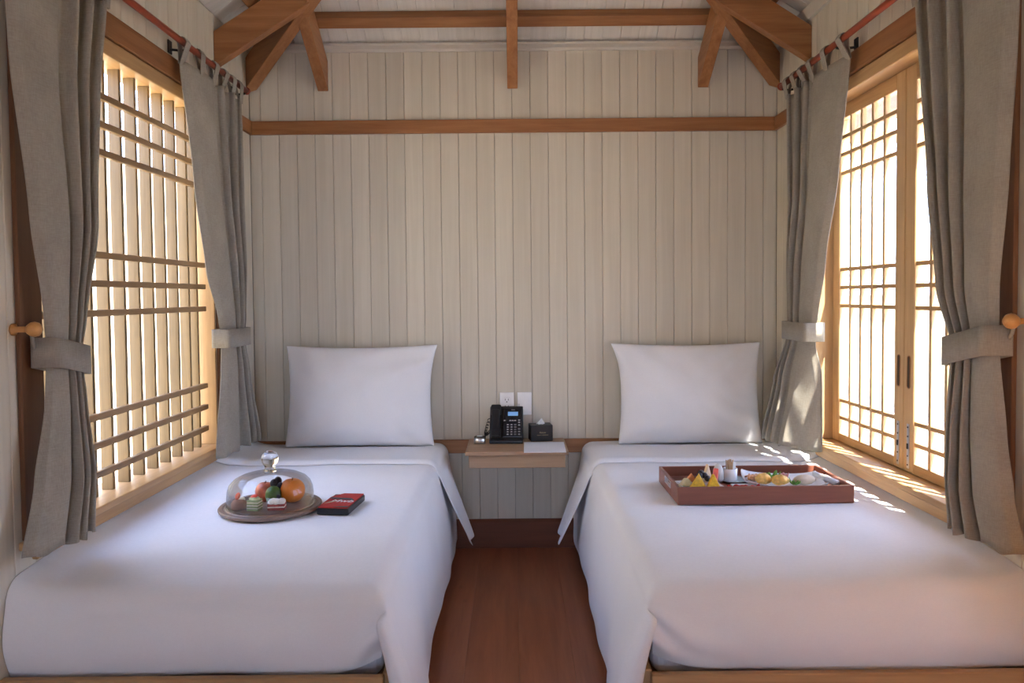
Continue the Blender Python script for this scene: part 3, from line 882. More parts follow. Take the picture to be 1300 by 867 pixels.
# ------------------------------------------------------------------ beds
BT = 0.545                                        # top of the made bed
DUVET_TOP = {}
def rest(side, x0, x1, y0, y1):
    top, sx = DUVET_TOP[side]
    return max(top(sx(x0 + (x1 - x0) * i / 8), y0 + (y1 - y0) * j / 8).z for i in range(9) for j in range(9)) + 0.0035
def bed(side, seed):
    nm = 'left' if side < 0 else 'right'
    def sx(x): return x if side < 0 else (-x + 0.003)
    WX = -1.3185 if side < 0 else -1.3305           # wall edge in left-bed coordinates
    AX = -0.336                                   # aisle edge
    FY, HY = 1.956, 3.868                         # foot and head
    root = thing('bed', 'wooden platform bed on the %s' % ('left, under the slatted window' if side < 0 else 'right, under the glazed casement'), 'bed', (sx((WX + AX) / 2), 2.9, 0), 0, 'twin platform beds')
    o0 = Vector(root.location)
    def bx(name, x0, x1, y0, y1, z0, z1, mat, bev=0.003, seg=1):
        a, b_ = sx(x0) - o0.x, sx(x1) - o0.x
        return MB().box(min(a, b_), max(a, b_), y0 - o0.y, y1 - o0.y, z0, z1, bev, seg).build(name, M[mat], root)
    bx('mattress', WX + 0.02, AX - 0.022, FY + 0.05, HY - 0.01, 0.27, 0.508, 'sheet', 0.03, 3)
    bx('foot_rail', WX, -0.340, 1.919, 1.942, 0.07, 0.318, 'bedwood', 0.003)
    bx('side_rail', -0.346, -0.320, 1.949, HY, 0.07, 0.318, 'bedwood', 0.003)
    bx('head_rail', WX, -0.346, HY - 0.03, HY + 0.005, 0.07, 0.30, 'bedwood', 0.003)
    bx('slat_base', WX + 0.005, -0.347, 1.95, HY - 0.032, 0.235, 0.265, 'bedwood', 0.002)
    for lx in (WX + 0.03, -0.39):
        for ly in (1.99, HY - 0.08):
            bx('leg', lx - 0.025, lx + 0.025, ly - 0.025, ly + 0.025, 0.0, 0.068, 'bedwood', 0.002)
    # ---- duvet: top, aisle drape, tucked foot in one cloth
    dv = thing('duvet', 'smooth white duvet draped over the %s' % ('left bed, under the glass dome' if side < 0 else 'right bed, under the breakfast tray'), 'duvet', (sx((WX + AX) / 2), 2.9, BT), 0, 'white duvets on the beds')
    d0 = Vector(dv.location)
    r_ = 0.055
    def drop(d):
        d = max(0.0, min(d, r_))
        return r_ - sqrt(max(0.0, r_ * r_ - (r_ - d) ** 2))
    def wr(x, y, a):
        return a * (noise.noise(Vector((x * 3.1 + seed, y * 1.9, seed))) + 0.45 * noise.noise(Vector((x * 9 + seed, y * 5, 1.0))))
    def top(x, y):
        dz = min(r_, sqrt(drop(AX - x) ** 2 + drop(y - FY) ** 2))
        z = BT - dz + wr(x, y, 0.005) + 0.006 * max(0, 1 - ((y - 2.7) / 0.9) ** 2)
        c_ = max(0.0, 1 - (x - WX) / 0.10)
        z += 0.022 * c_ * c_
        # soft roll towards the foot
        e = max(0.0, min(1.0, (FY + 0.32 - y) / 0.32))
        z -= 0.016 * e * e
        return Vector((x, y, z))
    def edge_coords(a, b_, n, dense_a, dense_b):
        L_ = [a + (b_ - a) * i / n for i in range(n + 1)]
        if dense_a: L_ += [a + r_ * q_ for q_ in (0.04, 0.12, 0.25, 0.42, 0.62, 0.82)]
        if dense_b: L_ += [b_ - r_ * q_ for q_ in (0.04, 0.12, 0.25, 0.42, 0.62, 0.82)]
        L_ = sorted(set(round(v, 5) for v in L_))
        out = [L_[0]]
        for v in L_[1:]:
            if v - out[-1] > 0.0015: out.append(v)
        out[-1] = b_
        return out
    DUVET_TOP[side] = (top, sx)
    XS = edge_coords(WX, AX, 30, True, True)
    YS = edge_coords(FY, HY, 56, True, False)
    def P(v):
        return Vector((sx(v.x), v.y, v.z)) - d0
    b = bmesh.new()
    G = [[b.verts.new(P(top(x, y))) for x in XS] for y in YS]
    for j in range(len(YS) - 1):
        for i in range(len(XS) - 1):
            b.faces.new((G[j][i], G[j][i + 1], G[j + 1][i + 1], G[j + 1][i]))
    # foot: down the front and into the frame
    ks = [0.08, 0.18, 0.30, 0.42, 0.55, 0.68, 0.8, 0.9, 1.0]
    prev = G[0]
    zend = 0.300
    for k_ in ks:
        row = []
        for x in XS:
            t_ = top(x, FY)
            c = max(0.0, 1 - (AX - x) / 0.30)      # near the aisle corner the cloth is gathered and lifted
            ze = zend + 0.045 * c ** 3 + 0.006 * sin(x * 9 + seed)
            z = t_.z + (ze - t_.z) * k_
            bul = 0.020 * sin(pi * min(1, k_ * 1.05)) - 0.012 * k_ * k_
            wrk = 0.015 * c * sin(26 * (z - 0.9 * x) + 9 * noise.noise(Vector((x * 6, z * 6, seed)))) * sin(pi * k_) + 0.004 * noise.noise(Vector((x * 10 + seed, z * 8, 2.0)))
            xx = x - 0.018 * c * k_ if c > 0 else x
            row.append(b.verts.new(P(Vector((xx, FY - bul + wrk + 0.040 * max(0, c - 0.6) * min(1, k_ * 2.5), z)))))
        for i in range(len(XS) - 1):
            b.faces.new((prev[i + 1], prev[i], row[i], row[i + 1]))
        prev = row
    # aisle drape
    def hemx(y):
        e = max(0.0, min(1.0, (2.55 - y) / 0.60))
        e = e * e * (3 - 2 * e)
        return -0.292 + 0.060 * e
    def drape(y, w_, y_ix=None):
        t_ = top(AX, y)
        zh = 0.060 + 0.012 * sin(y * 4 + seed)
        z = t_.z + (zh - t_.z) * w_
        fl_ = 1 - (1 - w_) ** 1.7
        x = AX + (hemx(y) - AX) * fl_
        x += w_ * (0.003 * sin(y * 6.5 + seed * 2 + 0.8 * w_) + 0.0025 * sin(y * 17 + seed)) + 0.004 * noise.noise(Vector((y * 5, z * 5, seed)))
        x = max(x, AX + 0.0005) if w_ > 0 else x
        if z < 0.33: x = max(x, -0.312)
        return Vector((x, y, z))
    WS = [0.05, 0.11, 0.18, 0.26, 0.35, 0.45, 0.55, 0.65, 0.75, 0.85, 0.93, 1.0]
    prev = [G[j][-1] for j in range(len(YS))]
    # the front end of the drape turns the corner by a few centimetres
    wrap_prev = None
    col_prev = prev
    for w_ in WS:
        row = [b.verts.new(P(drape(y, w_))) for y in YS]
        for j in range(len(YS) - 1):
            b.faces.new((col_prev[j], row[j], row[j + 1], col_prev[j + 1]))
        dd = drape(FY, w_)
        wr_w = 0.030 + 0.045 * min(1, w_ * 1.2)
        wv = [row[0]]
        for q_ in (0.25, 0.6, 1.0):
            wv.append(b.verts.new(P(Vector((dd.x - wr_w * q_, FY - 0.034 - 0.010 * sin(pi * q_) + 0.004 * q_, dd.z + 0.004 * q_)))))
        if wrap_prev:
            for i in range(3): b.faces.new((wrap_prev[i], wrap_prev[i + 1], wv[i + 1], wv[i]))
        else:
            for i in range(3): b.faces.new((col_prev[0], wv[i + 1], wv[i]))
        wrap_prev = wv
        col_prev = row
    bmesh.ops.recalc_face_normals(b, faces=b.faces)
    me = bpy.data.meshes.new('cover'); b.to_mesh(me); b.free(); me.materials.append(M['sheet'])
    for p in me.polygons: p.use_smooth = True
    o = place('cover', me, dv); mod_solid(o, 0.004, -1 if False else 0); mod_sub(o, 1)
    # ---- turned-down cuff across the head end, hanging in a point over the aisle side
    y0, y1 = 3.335, 3.73
    b = bmesh.new()
    rows = []
    NY = 14
    def cuff_top(x, q_):
        yy = y0 + (y1 - y0) * q_ + 0.010 * noise.noise(Vector((x * 4, q_, seed))) * (1 - q_)
        t_ = top(x, yy)
        lift = 0.009 + 0.009 * sin(pi * min(1, q_ * 6)) * (1 if q_ < 0.17 else 0) + 0.004 * sin(pi * q_)
        if q_ == 0: lift = 0.0035
        e = max(0, 1 - (x - WX) / 0.14)
        return Vector((x, yy, t_.z + lift + 0.012 * e * e * (q_ > 0)))
    QS = [0, 0.02, 0.05, 0.085, 0.12, 0.17] + [0.17 + 0.83 * i / 8 for i in range(1, 9)]
    XC_ = [v for v in XS if v <= AX - 0.0]
    for q_ in QS:
        row = [b.verts.new(P(cuff_top(x, q_))) for x in XC_]
        for w_ in (0.04, 0.1, 0.18, 0.28, 0.4, 0.52, 0.64, 0.76, 0.88, 1.0):
            ya = y0 + (3.52 - y0) * w_ ** 0.9
            yb = y1 + (3.60 - y1) * w_ ** 1.2
            yy = ya + (yb - ya) * q_
            bz = cuff_top(AX, q_).z
            z = bz + (0.128 + 0.035 * q_ - bz) * w_
            x = AX + 0.008 + (0.125 * w_ ** 1.15) + 0.010 * sin(pi * q_) * sin(pi * w_) + 0.010 * w_ * sin(q_ * 7 + seed)
            row.append(b.verts.new(P(Vector((x, yy, z)))))
        rows.append(row)
    for a, c in zip(rows, rows[1:]):
        for i in range(len(a) - 1):
            b.faces.new((a[i], a[i + 1], c[i + 1], c[i]))
    bmesh.ops.recalc_face_normals(b, faces=b.faces)
    me = bpy.data.meshes.new('turned_down_cuff'); b.to_mesh(me); b.free(); me.materials.append(M['sheet'])
    for p in me.polygons: p.use_smooth = True
    o = place('turned_down_cuff', me, dv); mod_solid(o, 0.004, 0); mod_sub(o, 1)
    return root
bed(-1, 2.4)
bed(1, 6.9)

def pillow(loc, W, H, T_, lean, rotz, seed, label, tl, tr):
    """upright pillow leaning on the wall; local x across, z up, y thickness"""
    rnd = random.Random(seed)
    N = 30
    b = bmesh.new()
    def pos(u, v, s_):
        e = (max(0.0, 1 - abs(u) ** 2.6) ** 0.62) * (max(0.0, 1 - abs(v) ** 2.4) ** 0.62)
        # outline: sides drawn in between the pointed corners
        wx = 1 - 0.055 * (1 - v * v) ** 1.0
        hz = 1 - (0.060 if v > 0 else 0.015) * (1 - u * u)
        x = u * W / 2 * wx
        z = v * H / 2 * hz
        if v > 0:
            x += (tl if u < 0 else tr) * abs(u) ** 3 * v ** 3
        sag = 0.018 * (1 - v)                       # fuller towards the bottom
        t_ = T_ / 2 * e * (1 + 0.25 * (-v)) + 0.002
        wv = Vector((x * 6 + seed, z * 6, seed))
        cor = (abs(u) * abs(v)) ** 0.8
        n1 = noise.noise(wv) * 0.010 * e + (0.015 * sin(9 * (u - v * (1 if u * v > 0 else -1)) + 4 * noise.noise(wv * 0.7)) * e ** 0.6 * cor)
        n1 += 0.007 * e * noise.noise(Vector((x * 15 + z * 6, z * 10 - x * 5, seed + s_))) + 0.004 * e * abs(noise.noise(Vector((x * 9 - z * 12, z * 7 + x * 9, seed * 2))))
        return Vector((x, s_ * (t_ + n1), z + H / 2 - 0.006))
    us = [-cos(pi * i / N) * 0.35 + (-1 + 2 * i / N) * 0.65 for i in range(N + 1)]
    F = [[b.verts.new(pos(u, v, -1)) for u in us] for v in us]
    Bk = [[(F[j][i] if i in (0, N) or j in (0, N) else b.verts.new(pos(us[i], us[j], 1))) for i in range(N + 1)] for j in range(N + 1)]
    for j in range(N):
        for i in range(N):
            b.faces.new((F[j][i], F[j][i + 1], F[j + 1][i + 1], F[j + 1][i]))
            b.faces.new((Bk[j][i + 1], Bk[j][i], Bk[j + 1][i], Bk[j + 1][i + 1]))
    bmesh.ops.recalc_face_normals(b, faces=b.faces)
    me = bpy.data.meshes.new('pillow'); b.to_mesh(me); b.free(); me.materials.append(M['sheet'])
    for p in me.polygons: p.use_smooth = True
    o = place('pillow', me, None, loc, (R(lean), 0, R(rotz)))
    mod_sub(o, 1)
    return tag(o, label, 'pillow', 'white pillows against the back wall')
pillow((-0.760, 3.745, BT + 0.012), 0.745, 0.505, 0.15, -7, 0, 3.0, 'plump white pillow propped on the wall beside the pale corner curtain', -0.0, 0.018)
pillow((0.862, 3.745, BT + 0.010), 0.720, 0.505, 0.17, -7, 0, 8.0, 'plump white pillow with a drooping corner, propped beside the sunlit curtain', -0.030, 0.006)

# ------------------------------------------------------------------ wall shelf with a drawer and what stands on it
sh = thing('wall_shelf', 'small tan floating shelf with a drawer between the beds', 'shelf', (0.01, YB - 0.02, 0.48))
ST = 0.562
MB().box(-0.240, 0.240, -0.335, 0.0, ST - 0.48 - 0.018, ST - 0.48, 0.0015).build('shelf_top', M['shelf'], sh)
MB().box(-0.226, 0.226, -0.300, 0.0, 0.004, ST - 0.48 - 0.0185, 0.001).build('drawer_box', M['shelf'], sh)
MB().box(-0.226, 0.226, -0.318, -0.3005, 0.002, ST - 0.48 - 0.0200, 0.0015).build('drawer_front', M['shelf'], sh)

# telephone
ph = thing('telephone', 'black desk telephone with a blue lit screen on the shelf', 'telephone', (-0.042, 3.800, ST), R(-2))
# wedge body: profile in yz extruded in x; front low, back high
prof = [(-0.066, 0.0), (-0.066, 0.014), (-0.058, 0.024), (0.030, 0.168), (0.044, 0.170), (0.056, 0.150), (0.056, 0.0)]
MB().prism([(-0.080, y, z) for y, z in prof], (0.164, 0, 0), 0.004, 2).build('body', M['black'], ph)
ta = math.atan2(0.144, 0.088)
face = Matrix.Translation((0, -0.058, 0.024)) @ Matrix.Rotation(ta, 4, 'X')    # local x across, y up the slope, z out of the face
def onface(mb, name, mat, parent=ph, smooth=False):
    o = mb.build(name, mat, parent, smooth); o.matrix_local = face; return o
onface(MB().box(-0.016, 0.078, 0.006, 0.162, 0.0005, 0.007, 0.003, 2), 'front_panel', M['black2'])
scr = onface(MB().box(0.010, 0.060, 0.118, 0.139, 0.0072, 0.0082, 0.0005), 'screen', M['lcd']); scr['label'] = 'pale blue backlit screen'
# small maker's mark bar above the screen
onface(MB().box(0.026, 0.044, 0.148, 0.152, 0.0072, 0.0078), 'maker_mark', M['keys'])
key_me = MB().box(-0.0058, 0.0058, -0.0036, 0.0036, 0, 0.0030, 0.001).mesh('key', M['keys'])
mark_me = MB().box(-0.0022, 0.0022, -0.0014, 0.0014, 0.0031, 0.0034).mesh('key_mark', M['whiteink'])
def key(x, y, mark=True):
    o = place('key', key_me, ph); o.matrix_local = face @ Matrix.Translation((x, y, 0.0072))
    if mark: place('key_mark', mark_me, o)
for r2 in range(5):
    for c2 in range(3):
        key(0.010 + 0.0185 * c2, 0.020 + 0.0125 * r2, c2 < 2)
for yy in (0.020, 0.034, 0.048, 0.068, 0.082, 0.094):
    key(0.066, yy, yy in (0.020, 0.068, 0.082, 0.094))
for xx in (-0.006, 0.022, 0.034, 0.046):
    key(xx, 0.092, True)
# handset lying up the left side
hs = MB()
hs.box(-0.074, -0.024, 0.000, 0.052, 0.002, 0.030, 0.008, 3)
hs.box(-0.074, -0.024, 0.118, 0.172, 0.002, 0.030, 0.008, 3)
hs.box(-0.070, -0.028, 0.030, 0.145, 0.014, 0.034, 0.008, 3)
onface(hs, 'handset', M['black'])
pts = []
for i in range(110):
    t_ = i / 109
    a = t_ * 2 * pi * 13
    cx = -0.082 - 0.022 * sin(pi * t_); cy = -0.020 + 0.075 * t_; cz = 0.115 - 0.070 * t_ - 0.045 * sin(pi * t_)
    pts.append((cx + 0.006 * cos(a), cy, max(0.006, cz + 0.006 * sin(a))))
MB().tube(pts, 0.0022, 6).build('coiled_cord', M['black'], ph, True)

# tissue box
tb = thing('tissue_box', 'black tissue box with faint gold lettering behind the paper', 'tissue box', (0.130, 3.832, ST), R(8))
bw, bd, bh = 0.110, 0.085, 0.080
b_ = MB()
b_.box(-bw / 2, bw / 2, -bd / 2, bd / 2, 0, bh, 0.002, 2)
b_.build('box', M['black'], tb)
MB().prism([(0.030 * cos(2 * pi * i / 20), 0.011 * sin(2 * pi * i / 20), bh) for i in range(20)], (0, 0, 0.0006)).build('slot', M['dark'], tb)
def tis(u, v):
    a = 2 * pi * u
    k = 1 - v
    return Vector((0.021 * k * cos(a) * (1 + 0.25 * sin(3 * a + 2 * v)) + 0.006 * v, 0.010 * k * sin(a) * (1 + 0.35 * sin(5 * a)), bh + 0.030 * v + 0.003 * sin(4 * a) * v * (1 - v)))
MB().grid(tis, [i / 30 for i in range(31)], [0, .15, .3, .45, .6, .75, .88, 1]).build('tissue', M['tissue'], tb, True)
for body, size, z, wide in (('Palook', 0.0115, 0.044, 1.0), ('resort residence', 0.0085, 0.032, 1.0)):
    me = text_mesh(body, size, 0.0002); me.materials.clear(); me.materials.append(M['gold'])
    place('lettering', me, tb, (0.004, -bd / 2 - 0.0004, z), (R(90), 0, 0))
# sheet of paper
pp = MB().box(-0.098, 0.098, -0.125, 0.125, 0, 0.0016).build('note_paper', M['paper'], None, loc=(0.142, 3.640, ST + 0.0002), rot=(0, 0, R(-1)))
tag(pp, 'white sheet of note paper lying at the front of the shelf', 'paper')
# small unidentified gadget: silver case, black top, white oval label
ck = thing('small_gadget', 'small silver gadget with a black top beside the telephone', 'device', (-0.172, 3.745, ST), R(-8))
MB().prism([(-0.026, -0.020 + 0.011 * (1 - cos(a)) , 0.017 - 0.017 * cos(a) if False else 0.016 + 0.015 * sin(a)) for a in [(-pi / 2) + pi * i / 10 for i in range(11)]] + [(-0.026, 0.018, 0.031), (-0.026, 0.018, 0.001)], (0.052, 0, 0)).build('case', M['steel'], ck, True)
MB().box(-0.0265, 0.0265, -0.006, 0.030, 0.020, 0.036, 0.002).build('cover', M['black2'], ck)
MB().lathe([(0, 0), (0.010, 0), (0.010, 0.0008), (0, 0.0008)], 20, Matrix.Translation((0.0, 0.010, 0.036)) @ Matrix.Diagonal((1.4, 1, 1, 1))).build('oval_label', M['plate'], ck)

# outlet and switch
ou = thing('wall_outlet', 'white wall outlet half hidden behind the telephone', 'outlet', (-0.038, YB, 0.737))
MB().box(-0.036, 0.036, -0.007, 0, -0.058, 0.058, 0.003, 2).build('cover_plate', M['plate'], ou)
MB().box(-0.017, 0.017, -0.010, -0.007, -0.034, 0.034, 0.002).build('receptacle', M['plate'], ou)
m_ = MB()
for zz in (0.018, -0.016):
    m_.box(-0.009, -0.0065, -0.0106, -0.0099, zz - 0.001, zz + 0.008)
    m_.box(0.0065, 0.009, -0.0106, -0.0099, zz - 0.001, zz + 0.008)
    m_.lathe([(0, 0), (0.003, 0), (0.003, 0.0006), (0, 0.0006)], 10, Matrix.Translation((0, -0.0101, zz - 0.008)) @ Matrix.Rotation(R(90), 4, 'X'))
m_.build('socket_hole', M['dark'], ou)
sw = thing('light_switch', 'white rocker light switch above the tissue box', 'switch', (0.052, YB, 0.737))
MB().box(-0.036, 0.036, -0.007, 0, -0.058, 0.058, 0.003, 2).build('cover_plate', M['plate'], sw)
MB().prism([(-0.017, -0.007, -0.034), (-0.017, -0.012, -0.034), (-0.017, -0.008, 0.034), (-0.017, -0.007, 0.034)], (0.034, 0, 0), 0.0008).build('rocker', M['plate'], sw)
MB().box(-0.029, -0.0265, -0.009, -0.007, -0.022, 0.0, 0.0005).build('indicator', M['keys'], sw)

# ------------------------------------------------------------------ glass dome with fruit and cakes
BX, BY = -0.845, 2.632
bz = rest(-1, BX - 0.17, BX + 0.17, BY - 0.17, BY + 0.17)
TM = Matrix.Translation((BX, BY, bz)) @ Matrix.Rotation(R(0), 4, 'Y')       # the board sits slightly tilted on the soft bed
def on_board(o, x, y, z, rotz=0.0):
    o.matrix_world = TM @ Matrix.Translation((x, y, z)) @ Matrix.Rotation(rotz, 4, 'Z')
    return o
bd_ = thing('serving_board', 'round dark wooden serving board under the glass dome', 'board')
MB().lathe([(0, 0), (0.160, 0), (0.168, 0.003), (0.172, 0.010), (0.172, 0.014), (0.169, 0.017), (0.158, 0.017), (0.155, 0.0145), (0.151, 0.0145), (0.148, 0.017), (0, 0.017)], 72).build('disc', M['board'], bd_, False)
on_board(bd_, 0, 0, 0)
H0 = 0.0175
dm = thing('glass_dome', 'clear glass dome with a round knob covering fruit and cakes', 'cloche')
prof = [(0.143, 0.0), (0.1445, 0.01), (0.1445, 0.035), (0.142, 0.055), (0.135, 0.073), (0.120, 0.089), (0.095, 0.101), (0.065, 0.108), (0.030, 0.111), (0.0, 0.1115)]
MB().lathe(prof, 64, cap=False).build('cover', M['dome'], dm, True)
MB().lathe([(0.1425, 0.0), (0.146, 0.0), (0.1465, 0.0025), (0.146, 0.005), (0.1425, 0.005)], 64, cap=False).build('rim', M['dome'], dm, True)
k = [(0.0, 0.1125), (0.021, 0.1125), (0.020, 0.120), (0.0165, 0.126), (0.019, 0.1315)]
for i in range(1, 15):
    a = -pi / 2 + 0.72 + (pi - 0.72) * i / 14
    k.append((max(0, 0.029 * cos(a)), 0.156 + 0.029 * sin(a)))
k[-1] = (0, 0.185)
MB().lathe(k, 32).build('knob', M['solidglass'], dm, True)
on_board(dm, 0, 0, H0 + 0.0003)

def fruit(name, label, cat, r, mat, x, y, sq=(1, 1, 1), stem=True, dimple=True, seed=0.0, group=None):
    o = thing(name, label, cat, group=group)
    b = bmesh.new()
    bmesh.ops.create_uvsphere(b, u_segments=28, v_segments=18, radius=1)
    for v in b.verts:
        d = v.co.copy()
        if dimple:
            rr = sqrt(d.x ** 2 + d.y ** 2)
            d.z *= 1 - (0.22 * math.exp(-(rr / 0.28) ** 2) if d.z > 0 else 0.12 * math.exp(-(rr / 0.25) ** 2))
        kk = 1 + 0.03 * noise.noise(v.co * 1.6 + Vector((seed, 0, 0)))
        v.co = Vector((d.x * r * sq[0] * kk, d.y * r * sq[1] * kk, d.z * r * sq[2] + r * sq[2] * (0.9 if dimple else 1)))
    me = bpy.data.meshes.new('skin'); b.to_mesh(me); b.free(); me.materials.append(M[mat])
    for p in me.polygons: p.use_smooth = True
    place('skin', me, o)
    if stem:
        top_ = r * sq[2] * (1.68 if dimple else 2.0)
        MB().tube([(0, 0, top_ - 0.004), (0.001, 0, top_ + 0.004), (0.003, 0.001, top_ + 0.010)], 0.0015, 6).build('stem', M['stem'], o, True)
    return on_board(o, x, y, H0 + 0.0003)
fruit('persimmon', 'large round orange fruit under the glass dome', 'fruit', 0.044, 'orange_skin', 0.066, 0.030, (1, 1, 0.98), seed=1)
fruit('apple', 'red and yellow blushed apple under the glass dome', 'fruit', 0.034, 'apple_skin', -0.032, 0.040, (1, 1, 1.05), seed=2)
fruit('green_fruit', 'dark green round fruit in the middle of the dome', 'fruit', 0.028, 'green_skin', 0.011, -0.004, (1, 1, 1.12), stem=False, dimple=False, seed=3)
for i, (x, y, z, lb) in enumerate(((0.006, 0.020, 0.066, 'dark grape resting between the apple and the green fruit'), (0.017, 0.030, 0.072, 'topmost dark grape of the cluster under the dome'), (0.030, 0.018, 0.055, 'dark grape touching the large orange fruit'))):
    o = MB().ball((0, 0, 0), 0.0135, (1, 1, 1.15)).build('grape', M['grape_skin'], None, True)
    tag(o, lb, 'grape', 'dark grapes under the dome')
    on_board(o, x, y, H0 + z)
# cakes in front
c1 = thing('cream_tartlet', 'beige cream dessert topped with a strawberry half', 'cake')
MB().lathe([(0, 0), (0.023, 0), (0.026, 0.006), (0.0255, 0.018), (0.022, 0.026), (0.012, 0.033), (0, 0.035)], 28).build('mousse', M['cocoa_cream'], c1, True)
MB().ball((0.003, 0.004, 0.033), 0.012, (1.3, 1, 0.6), 0.3, 2).build('cream', M['white_cream'], c1, True)
MB().ball((0, 0, 0), 0.011, (0.75, 0.45, 1.15), 0.1, 1, mat=Matrix.Translation((-0.001, -0.008, 0.045)) @ Matrix.Rotation(R(28), 4, 'Y')).build('strawberry', M['strawberry'], c1, True)
on_board(c1, -0.088, -0.060, H0 + 0.0003)
c2 = thing('green_layer_cake', 'small square green layered cake under the dome', 'cake')
for i in range(4):
    MB().box(-0.020, 0.020, -0.018, 0.018, 0.0095 * i, 0.0095 * i + 0.007, 0.0015).build('sponge', M['green_sponge'], c2)
    if i < 3: MB().box(-0.0195, 0.0195, -0.0175, 0.0175, 0.0095 * i + 0.007, 0.0095 * i + 0.0095).build('filling', M['white_cream'], c2)
MB().ball((0, 0, 0.038), 0.013, (1.3, 1.1, 0.55), 0.35, 5).build('cream', M['green_cream'], c2, True)
MB().ball((0, 0, 0), 0.011, (1.2, 0.7, 0.6), 0.2, 3, mat=Matrix.Translation((0.000, -0.002, 0.046)) @ Matrix.Rotation(R(-20), 4, 'Y')).build('strawberry', M['strawberry'], c2, True)
on_board(c2, -0.030, -0.075, H0 + 0.0003, R(-8))
c3 = thing('red_layer_cake', 'red layered cake slice with piped white cream', 'cake')
MB().box(-0.028, 0.028, -0.018, 0.018, 0, 0.009, 0.0015).build('sponge', M['red_sponge'], c3)
MB().box(-0.0275, 0.0275, -0.0175, 0.0175, 0.009, 0.0125).build('filling', M['white_cream'], c3)
MB().box(-0.028, 0.028, -0.018, 0.018, 0.0125, 0.0205, 0.0015).build('sponge', M['red_sponge'], c3)
m_ = MB()
for x, y, r_ in ((-0.015, -0.006, 0.013), (0.0, -0.007, 0.014), (0.015, -0.006, 0.0135), (-0.012, 0.008, 0.011), (0.004, 0.008, 0.012), (0.017, 0.008, 0.011)):
    m_.ball((x, y, 0.0255), r_, (1, 0.85, 0.95), 0.1, x * 90)
m_.build('piped_cream', M['white_cream'], c3, True)
m_ = MB(); m_.box(-0.006, 0.006, -0.002, 0.002, 0.036, 0.049, 0.001, mat=Matrix.Rotation(R(8), 4, 'Y'))
m_.build('chocolate_chip', M['grape_skin'], c3)
on_board(c3, 0.043, -0.070, H0 + 0.0003, R(6))

# ------------------------------------------------------------------ red and black pouch
pz = rest(-1, -0.68, -0.53, 2.54, 2.76)
po = thing('gift_pouch', 'flat black box with a red felt sleeve and white script', 'box', (-0.604, 2.648, pz), R(-6))
MB().box(-0.055, 0.055, -0.095, 0.095, 0, 0.022, 0.004, 2).build('box', M['black'], po)
MB().prism([(-0.052, -0.092, 0.0222), (0.050, -0.092, 0.0222), (0.052, 0.092, 0.0222), (-0.020, 0.092, 0.0222), (-0.052, 0.040, 0.0222)], (0, 0, 0.004), 0.0012).build('felt_sleeve', M['red'], po)
MB().prism([(-0.050, 0.030, 0.0265), (0.030, 0.022, 0.0265), (0.046, -0.002, 0.0265), (0.000, 0.006, 0.0265), (-0.040, 0.010, 0.0265)], (0, 0, 0.0012)).build('black_flap_band', M['black'], po)  # black band lying across the red sleeve
MB().prism([(0.0, -0.092, 0.0265), (0.050, -0.092, 0.0265), (0.050, -0.074, 0.0265), (0.015, -0.082, 0.0265)], (0, 0, 0.0008)).build('corner_patch', M['black'], po)
me = text_mesh('Mwb', 0.040, 0.0003, shear=0.3); me.materials.clear(); me.materials.append(M['whiteink'])
place('lettering', me, po, (0.006, -0.014, 0.0266))
MB().prism([(-0.046, -0.048, 0.0265), (-0.030, -0.036, 0.0265), (-0.012, -0.018, 0.0265), (-0.030, -0.020, 0.0265)], (0, 0, 0.0006)).build('leaf_mark', M['gold'], po)

# ------------------------------------------------------------------ breakfast tray
TX, TY = 0.867, 2.800
tz = rest(1, TX - 0.31, TX + 0.31, TY - 0.17, TY + 0.17)
TR = R(0.4)
TT = Matrix.Translation((TX, TY, tz)) @ Matrix.Rotation(TR, 4, 'Z')
def on_tray(o, x, y, z=0.010, rot=0.0, m=None):
    o.matrix_world = TT @ Matrix.Translation((x, y, z)) @ Matrix.Rotation(rot, 4, 'Z') @ (m if m else Matrix.Identity(4))
    return o
ty = thing('serving_tray', 'mahogany brown serving tray with breakfast on the bed', 'tray')
tw, td, th, tt = 0.306, 0.166, 0.061, 0.010
MB().box(-tw + tt, tw - tt, -td + tt, td - tt, 0.010, 0.025).build('base', M['tray'], ty)
MB().box(-tw, tw, -td, -td + tt, 0, th, 0.0012).build('side', M['tray'], ty)
MB().box(-tw, tw, td - tt, td, 0, th, 0.0012).build('side', M['tray'], ty)
for s_ in (-1, 1):                                # end boards with a hand slot
    a, b2 = sorted((s_ * tw, s_ * (tw - tt)))
    m_ = MB()
    y0, y1 = -td + tt, td - tt
    m_.box(a, b2, y0, -0.050, 0, th, 0.001); m_.box(a, b2, 0.050, y1, 0, th, 0.001)
    m_.box(a, b2, -0.050, 0.050, 0, 0.028, 0.001); m_.box(a, b2, -0.050, 0.050, 0.052, th, 0.001)
    m_.build('end_board', M['tray'], ty)
    m_ = MB()
    e = 0.0015
    for y0, y1, z0, z1 in ((-0.050, 0.050, 0.028, 0.0305), (-0.050, 0.050, 0.0495, 0.052), (-0.050, -0.0475, 0.0305, 0.0495), (0.0475, 0.050, 0.0305, 0.0495)):
        m_.box(a - e, b2 + e, y0, y1, z0, z1)
    o = m_.build('handle_slot_rim', M['steel'], ty); o['label'] = 'bright metal rim of the hand slot'
on_tray(ty, 0, 0, 0)
TB = 0.0252

